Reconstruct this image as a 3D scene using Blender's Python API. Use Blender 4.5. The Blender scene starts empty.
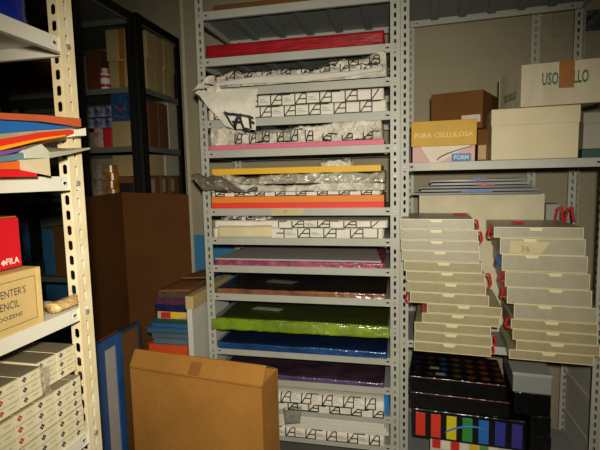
import bpy, bmesh, math, random
from mathutils import Vector, Matrix, noise
scene = bpy.context.scene
# ------------------------------------------------------------------ camera
F_PX, YAW, PITCH, ROLL, EYE = 450.5, -.2187, -.1032, -.0214, Vector((0, 0, 1.55))
cy_, sy_, cp_, sp_ = math.cos(YAW), math.sin(YAW), math.cos(PITCH), math.sin(PITCH)
FW = Vector((sy_*cp_, cy_*cp_, sp_)); r0 = Vector((cy_, -sy_, 0)); u0_ = r0.cross(FW)
RT = math.cos(ROLL)*r0 + math.sin(ROLL)*u0_; UP = -math.sin(ROLL)*r0 + math.cos(ROLL)*u0_
cd = bpy.data.cameras.new('camera'); cam = bpy.data.objects.new('camera', cd)
scene.collection.objects.link(cam); scene.camera = cam
cd.sensor_width = 36; cd.lens = F_PX*36/600; cd.clip_start = .02; cd.clip_end = 50
cam.matrix_world = Matrix(((RT.x, UP.x, -FW.x, EYE.x), (RT.y, UP.y, -FW.y, EYE.y), (RT.z, UP.z, -FW.z, EYE.z), (0, 0, 0, 1)))
# ------------------------------------------------------------------ world, lights, exposure
w = bpy.data.worlds.new('dim_room'); scene.world = w; w.use_nodes = True
w.node_tree.nodes['Background'].inputs[0].default_value = (1, .9, .7, 1)
w.node_tree.nodes['Background'].inputs[1].default_value = .03
def area(name, loc, target, size, power, col):
    l = bpy.data.lights.new(name, 'AREA'); l.shape = 'DISK'; l.size = size; l.energy = power; l.color = col
    o = bpy.data.objects.new(name, l); scene.collection.objects.link(o); o.location = loc
    o.rotation_euler = (Vector(target)-Vector(loc)).to_track_quat('-Z', 'Y').to_euler(); return o
def spot(name, loc, target, ang, radius, power, col):
    l = bpy.data.lights.new(name, 'SPOT'); l.spot_size = math.radians(ang); l.spot_blend = 1; l.shadow_soft_size = radius; l.energy = power; l.color = col
    o = bpy.data.objects.new(name, l); scene.collection.objects.link(o); o.location = loc
    o.rotation_euler = (Vector(target)-Vector(loc)).to_track_quat('-Z', 'Y').to_euler(); return o
spot('camera_flash', (.05, -.10, 1.67), (-.40, 2.2, 1.10), 92, .035, 232, (1, .93, .80))
area('ceiling_lamp', (.3, .2, 3.1), (0, 1.2, 0), .5, 2.5, (1, .88, .66))
scene.view_settings.view_transform = 'Standard'; scene.view_settings.look = 'None'
scene.view_settings.gamma = 1; scene.view_settings.use_curve_mapping = False
scene.view_settings.exposure = 0.0
# ------------------------------------------------------------------ frames
class Fr:
    def __init__(s, o, ang):
        s.o = Vector(o); s.u = Vector((math.cos(ang), math.sin(ang), 0)); s.v = Vector((-math.sin(ang), math.cos(ang), 0)); s.ang = ang
        s.M = Matrix.Translation(s.o) @ Matrix.Rotation(ang, 4, 'Z')
    def at(s, x, y, v=0):
        d = F_PX*FW + (x-300)*RT - (y-225)*UP
        P = EYE + d*((s.o+s.v*v-EYE).dot(s.v)/d.dot(s.v)) - s.o
        return P.dot(s.u), P.z
W = Fr((0, 0, 0), 0); RR = Fr((.016, 2.297, 0), -.074); LR = Fr((-.8, 0, 0), math.pi/2)
# ------------------------------------------------------------------ materials
def lin(h):
    c = [int(h[i:i+2], 16)/255 for i in (0, 2, 4)]
    return tuple([(x/12.92 if x < .04045 else ((x+.055)/1.055)**2.4) for x in c] + [1])
MC = {}
def mat(name, hx, rough=.6, var=.12, scale=8, bump=0, bscale=60, metal=0, coat=0, trans=0, hx2=None, stretch=(1, 1, 1), emit=0, spec=.5, alpha=1):
    if name in MC: return MC[name]
    m = bpy.data.materials.new(name); m.use_nodes = True; nt = m.node_tree; N = nt.nodes; L = nt.links
    b = N['Principled BSDF']; b.inputs['Roughness'].default_value = rough; b.inputs['Metallic'].default_value = metal
    b.inputs['Coat Weight'].default_value = coat; b.inputs['Coat Roughness'].default_value = .12
    b.inputs['Transmission Weight'].default_value = trans; b.inputs['Specular IOR Level'].default_value = spec
    b.inputs['Alpha'].default_value = alpha
    tc = N.new('ShaderNodeTexCoord'); mp = N.new('ShaderNodeMapping'); L.new(tc.outputs['Object'], mp.inputs[0]); mp.inputs['Scale'].default_value = stretch
    nz = N.new('ShaderNodeTexNoise'); nz.inputs['Scale'].default_value = scale; nz.inputs['Detail'].default_value = 5; L.new(mp.outputs[0], nz.inputs[0])
    cr = N.new('ShaderNodeValToRGB'); L.new(nz.outputs[0], cr.inputs[0]); c = lin(hx); d = lin(hx2) if hx2 else tuple([x*(1-var) for x in c[:3]]+[1])
    cr.color_ramp.elements[0].position = .35; cr.color_ramp.elements[0].color = d; cr.color_ramp.elements[1].position = .65; cr.color_ramp.elements[1].color = c
    L.new(cr.outputs[0], b.inputs['Base Color'])
    if bump:
        n2 = N.new('ShaderNodeTexNoise'); n2.inputs['Scale'].default_value = bscale; n2.inputs['Detail'].default_value = 4; L.new(mp.outputs[0], n2.inputs[0])
        bp = N.new('ShaderNodeBump'); bp.inputs['Strength'].default_value = bump; bp.inputs['Distance'].default_value = .01
        L.new(n2.outputs[0], bp.inputs['Height']); L.new(bp.outputs[0], b.inputs['Normal'])
        if coat: L.new(bp.outputs[0], b.inputs['Coat Normal'])
    MC[name] = m; return m
def facet(m, scale=22, strength=.8, dist=.02):
    nt = m.node_tree; N = nt.nodes; L = nt.links; v = N.new('ShaderNodeTexVoronoi'); v.feature = 'F1'; v.inputs['Scale'].default_value = scale
    tc = [n for n in N if n.type == 'TEX_COORD'][0]; L.new(tc.outputs['Object'], v.inputs['Vector'])
    bp = N.new('ShaderNodeBump'); bp.inputs['Strength'].default_value = strength; bp.inputs['Distance'].default_value = dist; L.new(v.outputs['Distance'], bp.inputs['Height'])
    b = N['Principled BSDF']; old = b.inputs['Normal'].links[0].from_socket; L.new(old, bp.inputs['Normal']); L.new(bp.outputs[0], b.inputs['Normal']); return m
def cardboard(name, hx, lines=(0, 0, 1)):
    if name in MC: return MC[name]
    m = mat(name, hx, .85, .18, 5, .15, 40, spec=.2); nt = m.node_tree; N = nt.nodes; L = nt.links
    wv = N.new('ShaderNodeTexWave'); wv.bands_direction = 'Z' if lines[2] else 'X'; wv.inputs['Scale'].default_value = 36; wv.inputs['Distortion'].default_value = .6
    tc = [n for n in N if n.type == 'TEX_COORD'][0]; L.new(tc.outputs['Object'], wv.inputs[0])
    bp = N.new('ShaderNodeBump'); bp.inputs['Strength'].default_value = .25; bp.inputs['Distance'].default_value = .002; L.new(wv.outputs['Fac'], bp.inputs['Height'])
    old = [n for n in N if n.type == 'BUMP' and n != bp][0]; L.new(old.outputs[0], bp.inputs['Normal']); L.new(bp.outputs[0], N['Principled BSDF'].inputs['Normal'])
    return m
STEEL = mat('grey_painted_steel', 'A6A698', .5, .10, 6, .05, 80)
SHELFU = mat('grey_shelf_steel', '7F8480', .55, .15, 4)
CREAMS = mat('cream_painted_steel', 'DDD2B0', .45, .12, 9, .05, 90, hx2='D0BC8C')
WHITES = mat('white_painted_steel', 'DAD6C2', .4, .08, 5)
BLACKS = mat('black_painted_steel', '0E0D0C', .5, .3, 6)
BOLT = mat('zinc_bolt', 'A09D92', .5, .15, 40, metal=.4)
WALL = mat('beige_wall_plaster', '9C9276', .9, .16, 2.2, .2, 30)
INK = mat('black_ink', '17161A', .6, .1); INKG = mat('grey_print', '77756C', .7, .1)
PAPER = mat('white_wrapping_paper', 'D6D0BE', .6, .07, 14, .25, 35)
PAPERC = mat('crumpled_wrapping_paper', 'D2CBB8', .5, .3, 9, .9, 30, coat=.1, hx2='A89F8A')
facet(PAPERC); SHEET = mat('white_paper_edges', 'CFCBBC', .7, .12, 3, .1, 120, stretch=(1, 1, 60))
TAPE = mat('brown_tape', '8E5A22', .3, .15, 10); TAPEC = mat('cream_tape', 'BDB184', .35, .1, 15)
CARD = cardboard('brown_cardboard', 'A0692E'); CARDD = cardboard('dark_brown_cardboard', '6B4620', (1, 0, 0)); CARDL = cardboard('tan_cardboard', 'B0935E')
# ------------------------------------------------------------------ mesh builder
class MB:
    def __init__(s, fr=W): s.v = []; s.f = []; s.m = []; s.fr = fr
    def add(s, vs, fs, mi=0):
        n = len(s.v); s.v += [Vector(p) for p in vs]; s.f += [tuple(i+n for i in f) for f in fs]; s.m += [mi]*len(fs); return s
    def hexa(s, p, mi=0):   # p: 4 bottom ccw, 4 top ccw
        return s.add(p, [(3, 2, 1, 0), (4, 5, 6, 7), (0, 1, 5, 4), (1, 2, 6, 5), (2, 3, 7, 6), (3, 0, 4, 7)], mi)
    def box(s, u0, u1, v0, v1, z0, z1, mi=0):
        return s.hexa([(u0, v0, z0), (u1, v0, z0), (u1, v1, z0), (u0, v1, z0), (u0, v0, z1), (u1, v0, z1), (u1, v1, z1), (u0, v1, z1)], mi)
    def rbox(s, c, size, rz=0, mi=0, tilt=0):
        M = Matrix.Translation(Vector(c)) @ Matrix.Rotation(rz, 4, 'Z') @ Matrix.Rotation(tilt, 4, 'Y')
        a, b, h = size[0]/2, size[1]/2, size[2]
        return s.hexa([M @ Vector(q) for q in ((-a, -b, 0), (a, -b, 0), (a, b, 0), (-a, b, 0), (-a, -b, h), (a, -b, h), (a, b, h), (-a, b, h))], mi)
    def grid(s, fn, nu, nv, mi=0, u=(0, 1), v=(0, 1)):
        vs = [fn(u[0]+(u[1]-u[0])*i/nu, v[0]+(v[1]-v[0])*j/nv) for j in range(nv+1) for i in range(nu+1)]
        fs = [(j*(nu+1)+i, j*(nu+1)+i+1, (j+1)*(nu+1)+i+1, (j+1)*(nu+1)+i) for j in range(nv) for i in range(nu)]
        return s.add(vs, fs, mi)
    def cyl(s, a, b, r, n=12, mi=0, r2=None, hole=0):
        a, b = Vector(a), Vector(b); d = (b-a).normalized(); x = d.orthogonal().normalized(); y = d.cross(x); r2 = r if r2 is None else r2
        vs = [a+(x*math.cos(t)+y*math.sin(t))*r for t in [2*math.pi*i/n for i in range(n)]]+[b+(x*math.cos(t)+y*math.sin(t))*r2 for t in [2*math.pi*i/n for i in range(n)]]
        return s.add(vs, [(i, (i+1) % n, n+(i+1) % n, n+i) for i in range(n)]+[tuple(range(n))[::-1], tuple(range(n, 2*n))], mi)
    def stroke(s, S, p, q, wd, mi, off=.0012, n=6):
        (u0, v0), (u1, v1) = p, q; L = math.hypot(u1-u0, v1-v0)
        if L < 1e-6: return s
        nu, nv = -(v1-v0)/L*wd/2, (u1-u0)/L*wd/2; vs = []
        for i in range(n+1):
            t = i/n; a, b = u0+(u1-u0)*t, v0+(v1-v0)*t; e = .002
            P = S(a, b); nn = (S(a+e, b)-P).cross(S(a, b+e)-P)
            nn = nn.normalized()*off if nn.length > 1e-12 else Vector((0, -off, 0))
            vs += [S(a+nu, b+nv)+nn, S(a-nu, b-nv)+nn]
        return s.add(vs, [(2*i, 2*i+1, 2*i+3, 2*i+2) for i in range(n)], mi)
    def slots(s, o, ud, vd, width, length, pitch=.04, sw=.011, sl=.024, uc=None, start=0, mi=0, skip=()):
        o, ud, vd = Vector(o), Vector(ud), Vector(vd); uc = width/2 if uc is None else uc; k = int((length-start)/pitch)
        def cell(a, b, hole):
            c = [(0, a), (width, a), (width, b), (0, b)]
            if not hole: return s.add([o+ud*x+vd*y for x, y in c], [(0, 1, 2, 3)], mi)
            m = (a+b)/2; x0, x1 = uc-sw/2, uc+sw/2; h = min(sl, b-a-.003)/2; q = min(sw, 2*h)*.3
            i_ = [(x0+q, m-h), (x1-q, m-h), (x1, m-h+q), (x1, m+h-q), (x1-q, m+h), (x0+q, m+h), (x0, m+h-q), (x0, m-h+q)]
            s.add([o+ud*x+vd*y for x, y in c+i_], [(0, 1, 5, 4), (1, 6, 5), (1, 2, 7, 6), (2, 8, 7), (2, 3, 9, 8), (3, 10, 9), (3, 0, 11, 10), (0, 4, 11)], mi)
        if start > 0: cell(0, start, False)
        for i in range(k): cell(start+i*pitch, start+(i+1)*pitch, i not in skip)
        if start+k*pitch < length-1e-4: cell(start+k*pitch, length, False)
        return s
    def text(s, body, org, right, up, height, mi, width=None, bold=0):
        right, up, org = Vector(right).normalized(), Vector(up).normalized(), Vector(org); nrm = right.cross(up)
        c = bpy.data.curves.new('lettering', 'FONT'); c.body = body; c.size = 1; c.offset = bold; c.resolution_u = 2
        o = bpy.data.objects.new('lettering', c); scene.collection.objects.link(o); bpy.context.view_layer.update()
        me = bpy.data.meshes.new_from_object(o.evaluated_get(bpy.context.evaluated_depsgraph_get()))
        xs = [q.co.x for q in me.vertices]; ys = [q.co.y for q in me.vertices]; x0, x1, y0, y1 = min(xs), max(xs), min(ys), max(ys)
        ky = height/(y1-y0); kx = width/(x1-x0) if width else ky
        s.add([org+right*((q.co.x-x0)*kx)+up*((q.co.y-y0)*ky)+nrm*.0012 for q in me.vertices], [tuple(p.vertices) for p in me.polygons], mi)
        bpy.data.objects.remove(o); bpy.data.meshes.remove(me); bpy.data.curves.remove(c); return s
    def build(s, name, mats, parent=None, bevel=0, solid=0, smooth=False, merge=False, label=None, cat=None, group=None, kind=None, origin=None):
        if not isinstance(mats, (list, tuple)): mats = [mats]
        M = s.fr.M
        if parent is not None: base = parent['_b'] if '_b' in parent else tuple(parent.matrix_world.translation)
        vs = [M @ p for p in s.v]
        if parent is None:
            base = origin or (sum(p.x for p in vs)/len(vs), sum(p.y for p in vs)/len(vs), min(p.z for p in vs))
        base = Vector(base)
        me = bpy.data.meshes.new(name); me.from_pydata([p-base for p in vs], [], s.f)
        for k, mi in enumerate(s.m): me.polygons[k].material_index = mi
        for m in mats: me.materials.append(m)
        if merge or smooth:
            bm = bmesh.new(); bm.from_mesh(me); bmesh.ops.remove_doubles(bm, verts=bm.verts, dist=1e-5); bm.to_mesh(me); bm.free()
        if smooth:
            for p in me.polygons: p.use_smooth = True
        o = bpy.data.objects.new(name, me); scene.collection.objects.link(o)
        if parent is None: o.location = base
        else: o.parent = parent; o.location = (0, 0, 0)
        BASE[o.name] = base
        if parent is not None: o.location = base - BASE[parent.name] if parent.name in BASE else (0, 0, 0)
        if solid:
            md = o.modifiers.new('thickness', 'SOLIDIFY'); md.thickness = solid; md.offset = 0
        if bevel:
            md = o.modifiers.new('soft_edges', 'BEVEL'); md.width = bevel; md.segments = 2; md.limit_method = 'ANGLE'; md.angle_limit = math.radians(50)
        if parent is None:
            if kind != 'structure': o['label'] = label or name; o['category'] = cat or name
        elif label: o['label'] = label
        if group: o['group'] = group
        if kind: o['kind'] = kind
        return o
BASE = {}
def thing(name, label, cat, loc, group=None):
    o = bpy.data.objects.new(name, None); scene.collection.objects.link(o); o.location = loc; o.empty_display_size = .05
    o['label'] = label; o['category'] = cat; BASE[o.name] = Vector(loc)
    if group: o['group'] = group
    return o
_old = MB.build
def build(s, name, mats, parent=None, **k):
    if parent is not None: parent_base = BASE[parent.name]; k['origin'] = None
    # children share their thing's base as origin
    if parent is not None:
        class _P: pass
        return _child(s, name, mats, parent, parent_base, **k)
    return _old(s, name, mats, None, **k)
def _child(s, name, mats, parent, base, **k):
    k.pop('origin', None); k.pop('cat', None); lab = k.pop('label', None); grp = k.pop('group', None); kd = k.pop('kind', None)
    o = _old(s, name, mats, None, origin=tuple(base), kind='structure', **k)
    del o['kind']
    if lab: o['label'] = lab
    if kd: o['kind'] = kd
    if grp: o['group'] = grp
    o.location = (0, 0, 0); o.parent = parent; BASE[o.name] = Vector(base); return o
MB.build = build
def wl(fr, u, v, z): return fr.M @ Vector((u, v, z))
rnd = random.Random(7)
ORD = ['topmost', 'second', 'third', 'fourth', 'fifth', 'sixth', 'seventh', 'eighth', 'ninth', 'tenth', 'eleventh', 'twelfth', 'thirteenth']

# ================================================================== setting
def wall(name, x0, x1, y0, y1, z0, z1, m=WALL):
    MB().box(x0, x1, y0, y1, z0, z1).build(name, m, kind='structure')
def dado_wall():
    m = mat('plaster_with_blue_dado', '948B70', .85, .14, 2.5, .2, 30); nt = m.node_tree; N = nt.nodes; L = nt.links
    g = N.new('ShaderNodeNewGeometry'); sx = N.new('ShaderNodeSeparateXYZ'); L.new(g.outputs['Position'], sx.inputs[0])
    lt = N.new('ShaderNodeMath'); lt.operation = 'LESS_THAN'; L.new(sx.outputs[2], lt.inputs[0]); lt.inputs[1].default_value = 1.178
    lx_ = N.new('ShaderNodeMath'); lx_.operation = 'LESS_THAN'; L.new(sx.outputs[0], lx_.inputs[0]); lx_.inputs[1].default_value = -.3; an = N.new('ShaderNodeMath'); an.operation = 'MULTIPLY'; L.new(lt.outputs[0], an.inputs[0]); L.new(lx_.outputs[0], an.inputs[1]); mx = N.new('ShaderNodeMixRGB'); L.new(an.outputs[0], mx.inputs[0]); b = N['Principled BSDF']; src = b.inputs['Base Color'].links[0].from_socket
    L.new(src, mx.inputs[1]); mx.inputs[2].default_value = lin('2F6F96'); L.new(mx.outputs[0], b.inputs['Base Color']); return m
DADO = dado_wall()
MB().box(-4.2, 2.4, -1.8, 4.1, -.05, 0).build('floor', mat('grey_concrete_floor', '6B675C', .8, .2, 5), kind='structure')
MB().box(-4.2, 2.4, -1.8, 3.5, 3.35, 3.4).build('ceiling', mat('off_white_ceiling', '8D8875', .9, .1), kind='structure')
wall('wall_back', -1.405, 2.4, 2.86, 2.98, 0, 3.35, DADO)
wall('wall_recess_side', -1.405, -1.27, 2.98, 3.35, 0, 3.35, DADO)
wall('wall_recess_back', -4.2, -1.27, 3.35, 3.45, 0, 3.35, DADO)
wall('wall_left', -4.2, -4.1, -1.8, 3.35, 0, 3.35); wall('wall_right', 2.3, 2.4, -1.8, 2.86, 0, 3.35); wall('wall_front', -4.1, 2.3, -1.8, -1.7, 0, 3.35)
MB().box(-1.412, -1.390, 2.852, 2.86, 0, 3.35).build('trim_1', mat('pale_corner_bead', 'AFA88E', .7, .1), kind='structure')

# ================================================================== slotted-angle racks
def rack(fr, name, label, u0, u1, depth, ztop, zs, lip, steel, under, fl, flv=None, bolts=True, ncross=5, posts=((0, 0), (1, 0), (0, 1), (1, 1)), zb=0, boltz=None, sw=.011, sl=.024, pitch=.04, uc=.5, side_lip=True, only=None):
    """u0,u1: outer faces of the posts; zs: heights of the shelf tops"""
    t = thing(name, label, 'rack', wl(fr, (u0+u1)/2, depth/2, 0)); flv = flv or fl
    for (a, b) in posts:
        uu = u1 if a else u0; du = -1 if a else 1; vv = depth if b else 0; dv = -1 if b else 1
        m = MB(fr)
        m.slots((uu, vv, zb), (du, 0, 0), (0, 0, 1), fl, ztop-zb, pitch, sw, sl, uc=fl*uc)
        m.slots((uu, vv, zb), (0, dv, 0), (0, 0, 1), flv, ztop-zb, pitch, sw*(1.5 if flv > .06 else 1), sl, uc=flv*(.76 if flv > .06 else .62), start=.006)
        m.build('post', steel, t, solid=.0025, merge=True)
    a0, a1 = u0+.004, u1-.004; b0, b1 = .004, depth-.004
    for z in zs:
        m = MB(fr); m.box(a0, a1, b0, b1, z-.0015, z, 1)
        for (vv, dv) in ((b0, 1), (b1, -1)):
            # front and back lip with one oval hole near each end, then the returned edge
            hw = fl+.018
            m.slots((a0+fl-.004, vv, z-lip), (0, 0, 1), (1, 0, 0), lip, .026, pitch=.026, sw=.008, sl=.014, uc=lip*.5)
            m.add([(a0+fl+.022, vv, z-lip), (a1-fl-.022, vv, z-lip), (a1-fl-.022, vv, z), (a0+fl+.022, vv, z)], [(0, 1, 2, 3)])
            m.slots((a1-fl-.022, vv, z-lip), (0, 0, 1), (1, 0, 0), lip, .026, pitch=.026, sw=.008, sl=.014, uc=lip*.5)
            m.add([(a0, vv, z-lip), (a0+fl-.004, vv, z-lip), (a0+fl-.004, vv, z), (a0, vv, z)], [(0, 1, 2, 3)])
            m.add([(a1-fl+.004, vv, z-lip), (a1, vv, z-lip), (a1, vv, z), (a1-fl+.004, vv, z)], [(0, 1, 2, 3)])
            m.add([(a0, vv, z-lip), (a1, vv, z-lip), (a1, vv+dv*.015, z-lip), (a0, vv+dv*.015, z-lip)], [(0, 1, 2, 3)])
        for uu, du in ((a0, 1), (a1, -1)):
            m.add([(uu, b0, z-lip), (uu, b1, z-lip), (uu, b1, z), (uu, b0, z)], [(0, 1, 2, 3)])
            m.add([(uu, b0, z-lip), (uu, b1, z-lip), (uu+du*.015, b1, z-lip), (uu+du*.015, b0, z-lip)], [(0, 1, 2, 3)])
        sh = m.build('shelf', [steel, under], t, solid=.0018, merge=True)
        for k in range(ncross):   # pressed stiffening channels under the shelf
            uu = a0+(a1-a0)*(k+1)/(ncross+1)
            MB(fr).box(uu-.022, uu+.022, b0+.016, b1-.016, z-.016, z-.0025).build('stiffener', under, sh, bevel=.004)
    if bolts:
        for z in (boltz or [q-lip/2 for q in zs]):
            for a in (0, 1):
                uu = (u1-fl*uc) if a else (u0+fl*uc)
                MB(fr).cyl((uu, .004, z), (uu, -.006, z), .007, 10).build('bolt', BOLT, t, bevel=.001)
    return t
CZ = [2.407, 2.175, 2.019, 1.861, 1.705, None, 1.399, 1.245, 1.094, .939, .786, .633, .476, .320, .165]
CF = 2.244
CR = Fr((-.985, CF, 0), -.0)
rack(CR, 'slotted_angle_rack', 'tall grey slotted steel rack with closely spaced paper shelves in the centre', -.042, .985, .50, 2.56,
     [z for z in CZ if z], .0385, STEEL, SHELFU, .044, boltz=[z-.019 for z in CZ if z]+[1.55, 1.63])
TZ = [2.447, 1.613, .716, .06]
rack(RR, 'slotted_angle_rack', 'grey slotted steel rack holding stacks of translucent cases at right', -.012, .895, .52, 2.56,
     TZ, .0385, STEEL, SHELFU, .040)
LZ = [1.9007, 1.5665, 1.232, .898, .45]
LF = Fr((-.8, 0, 0), math.pi/2)
rack(LF, 'slotted_angle_rack', 'cream slotted steel rack at the left edge with pencil boxes and folders', .12, 1.024, .42, 2.35,
     LZ, .0335, CREAMS, WHITES, .048, flv=.068, ncross=4, sw=.0095, sl=.026, boltz=[z-.017 for z in LZ], uc=.5)
for o in bpy.data.objects:
    if o.name.startswith('shelf') and o.parent and 'cream' in o.parent['label']: o.data.materials[0] = WHITES

# ================================================================== black rack in the recess
def black_rack(label, x0, x1, y0, y1, zs, ztop, fl=.05, beam=True):
    t = thing('angle_iron_rack', label, 'rack', ((x0+x1)/2, (y0+y1)/2, 0))
    for a in (0, 1):
        for b in (0, 1):
            xx, yy = (x1, y1)[0] if a else x0, y1 if b else y0
            dx, dy = (-1 if a else 1), (-1 if b else 1)
            m = MB(); X = sorted((xx, xx+dx*fl)); Y = sorted((yy, yy+dy*fl))
            m.box(X[0], X[1], *sorted((yy, yy+dy*.003)), 0, ztop); m.box(*sorted((xx, xx+dx*.003)), Y[0], Y[1], 0, ztop)
            m.build('post', BLACKS, t)
    if beam:
        for xx, dx in ((x0, 1), (x1, -1)):
            MB().box(*sorted((xx+dx*.003, xx+dx*.006)), y0, y1, ztop-.05, ztop).build('top_beam', BLACKS, t)
        for yy, dy in ((y0, 1), (y1, -1)):
            MB().box(x0, x1, *sorted((yy+dy*.003, yy+dy*.006)), ztop-.05, ztop).build('top_beam', BLACKS, t)
    gm = mat('grey_green_shelf', '5C6057', .6, .2, 4)
    for z in zs:
        m = MB(); m.box(x0+.008, x1-.008, y0+.008, y1-.008, z-.003, z); m.box(x0+.008, x1-.008, y0+.008, y0+.011, z-.035, z-.003); m.box(x1-.011, x1-.008, y0+.008, y1-.008, z-.035, z-.003)
        m.box(x0+.008, x1-.008, y1-.011, y1-.008, z-.035, z-.003); m.build('shelf', gm, t)
    return t
BX, BY0, BY1 = -1.60, 2.64, 3.2
def zat(x, y, Y): return W.at(x, y, Y)[1]
BZ = [zat(108, 88, BY0), zat(108, 147, BY0), zat(108, 197, BY0), .9, .3]
BZ = [zat(100, 20, BY0)] + BZ
black_rack('black angle iron rack full of cartons standing deep in the recess', -3.0, BX, BY0, BY1, BZ, 2.60, .06)
black_rack('bare black angle iron rack standing right behind the cream rack', -2.12, -1.63, 2.10, 2.632, [2.57, .25], 2.60, .05)

# ================================================================== helpers for contents
def rect(fr, x0, y0, x1, y1, v):
    xm, ym = (x0+x1)/2, (y0+y1)/2
    return fr.at(x0, ym, v)[0], fr.at(x1, ym, v)[0], fr.at(xm, y1, v)[1], fr.at(xm, y0, v)[1]
def pxbox(fr, x0, y0, x1, y1, v, depth, name, m, label, cat, z0=None, bevel=.004, group=None, lid=0, lidmat=None, mats=None, z1=None):
    u0, u1, a, b = rect(fr, x0, y0, x1, y1, v); a = a if z0 is None else z0; b = b if z1 is None else z1
    t = thing(name, label, cat, wl(fr, (u0+u1)/2, v+depth/2, a), group)
    if lid:
        MB(fr).box(u0+.003, u1-.003, v+.003, v+depth-.003, a, b-lid+.004).build('body', m, t, bevel=bevel)
        q = MB(fr).box(u0, u1, v, v+depth, b-lid, b).build('lid', lidmat or m, t, bevel=bevel)
    else:
        q = MB(fr).box(u0, u1, v, v+depth, a, b).build('body', m, t, bevel=bevel)
    return t, (u0, u1, a, b)
def carton(fr, x0, y0, x1, y1, v, depth, m, label, z0=None, tape=None, name='cardboard_box', cat='box', z1=None):
    """closed carton: body with the seam of its flaps, and a tape strip where the photo shows one"""
    u0, u1, a, b = rect(fr, x0, y0, x1, y1, v); a = a if z0 is None else z0; b = b if z1 is None else z1
    t = thing(name, label, cat, wl(fr, (u0+u1)/2, v+depth/2, a))
    MB(fr).box(u0, u1, v, v+depth, a, b-.003).build('body', m, t, bevel=.003)
    m2 = MB(fr); vm = v+depth/2
    m2.box(u0+.001, u1-.001, v+.001, vm-.001, b-.003, b); m2.box(u0+.001, u1-.001, vm+.001, v+depth-.001, b-.003, b); m2.build('flap', m, t)
    if tape:
        c = u0+(u1-u0)*tape; mt = MB(fr); mt.box(c-.02, c+.02, v-.001, v, b-(b-a)*.95, b); mt.build('tape', TAPE, t)
    return t, (u0, u1, a, b)

def wrinkle(p, amp, f, seed=0):
    q = Vector((p.x*f+seed, p.y*f, p.z*f)); n = noise.noise_vector(q); m = noise.noise_vector(q*2.3); k = noise.noise_vector(q*5)
    fold = lambda x: 1-2*abs(x)
    return Vector((n.x*.4, n.y+fold(m.y)*.5+k.y*.25, n.z+fold(m.z)*.5+k.z*.25))*amp
def surf(x0, x1, z0, h, yf, depth, amp=0, f=9, seed=0, r=.008, front=None, top_amp=None):
    """wrapper surface: u in metres along the front, v in metres from the bottom of the front, up and back over the top"""
    hf = h if callable(h) else (lambda u: h)
    yff = front or (lambda u: 0)
    def S(u, v):
        H = hf(u); y0 = yf+yff(u)
        if v < H-r: p = Vector((x0+u, y0, z0+max(v, 0)))
        elif v < H-r+r*1.57:
            a = (v-H+r)/r; p = Vector((x0+u, y0+r*(1-math.cos(a)), z0+H-r+r*math.sin(a)))
        else: p = Vector((x0+u, y0+r+(v-H+r-r*1.57), z0+H))
        if amp:
            k = min(1, max(0, v)/.012+.08)
            d = wrinkle(p, amp, f, seed)*k; d.x *= min(1, u/.03, (x1-x0-u)/.03) if 0 < u < x1-x0 else 0
            p = p+d; p.z = max(p.z, z0+.0005)
        return p
    return S
def pack(name, label, x0, x1, z0, h, yf, depth, mats, amp=0, f=9, seed=0, r=.008, front=None, pattern=(), nu=70, nv=26, cat='paper pack', group=None, tops=None, parent=None, wd=.0058, mtop=None):
    S = surf(x0, x1, z0, h, yf, depth, amp, f, seed, r, front); L = x1-x0
    hm = h if not callable(h) else max(h(L*i/20) for i in range(21))
    m = MB(); vmax = hm+depth-.02
    us = [L*i/nu for i in range(nu+1)]; n0 = nv//2
    base = []
    for j in range(nv+1):
        for u in us:
            H = h(u) if callable(h) else h
            v = H*1.02*j/n0 if j <= n0 else H*1.02+(vmax-H*1.02)*((j-n0)/(nv-n0))
            P = S(u, v)
            if P.y > yf+depth: P.y = yf+depth
            base.append(P)
    fs = []
    for j in range(nv):
        for i in range(nu):
            a = j*(nu+1)+i; fs.append((a, a+1, a+nu+2, a+nu+1))
    m.add(base, fs, 0)
    if mtop is not None:
        k0 = len(m.m)-len(fs)
        for k in range(len(fs)):
            if k//nu >= n0: m.m[k0+k] = mtop
    for i in (0, nu):   # end caps and back
        col = [base[j*(nu+1)+i] for j in range(nv+1)]; last = col[-1]
        pts = col+[Vector((last.x, last.y, z0))]
        m.add(pts, [tuple(range(len(pts)))[::(-1 if i else 1)]], 0)
    bk = [base[nv*(nu+1)+i] for i in range(nu+1)]
    m.add(bk+[Vector((p.x, p.y, z0)) for p in bk], [(i+1, i, nu+1+i, nu+2+i) for i in range(nu)], 0)
    for (p, q, mi) in pattern: m.stroke(S, p, q, wd if mi == 1 else wd*.4, mi, off=.0015 if amp == 0 else .002, n=8)
    return m.build(name, mats, parent, smooth=amp > 0, label=label if parent is None else None, cat=cat, group=group), S
def motif(L, h, period=.126, ph=0, u0=0, u1=None, v0=0, text=None):
    """line drawing printed on the wrapper: open square with a slanting stroke, then a blank square"""
    out = []; u1 = L if u1 is None else u1; k = math.floor((u0-ph)/period)-1
    while ph+k*period < u1:
        b = ph+k*period; s = period*.46
        seg = [((0, 0), (0, 1)), ((0, .03), (s, .03)), ((s, .03), (s, .97)), ((.002, .05), (s*.62, .97)), ((s*.62, .97), (s, .97)), ((s*.35, .5), (s, .5)), ((s, .03), (period, .03)) if k % 2 else ((s, .97), (period*.8, .97))]
        for (a, c), (d, e) in seg:
            a, d = b+a, b+d
            if a >= u0 and d >= u0 and a <= u1 and d <= u1: out.append(((a, v0+c*h), (d, v0+e*h), 1))
        if text is None or text[0] <= b <= text[1]:
            for q in range(3):
                a, d = b+s*1.15, b+period*.95
                if a >= u0 and d <= u1: out.append(((a, v0+h*(.35+q*.15)), (a+(d-a)*(.9-.2*q), v0+h*(.35+q*.15)), 2))
        k += 1
    return out
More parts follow.
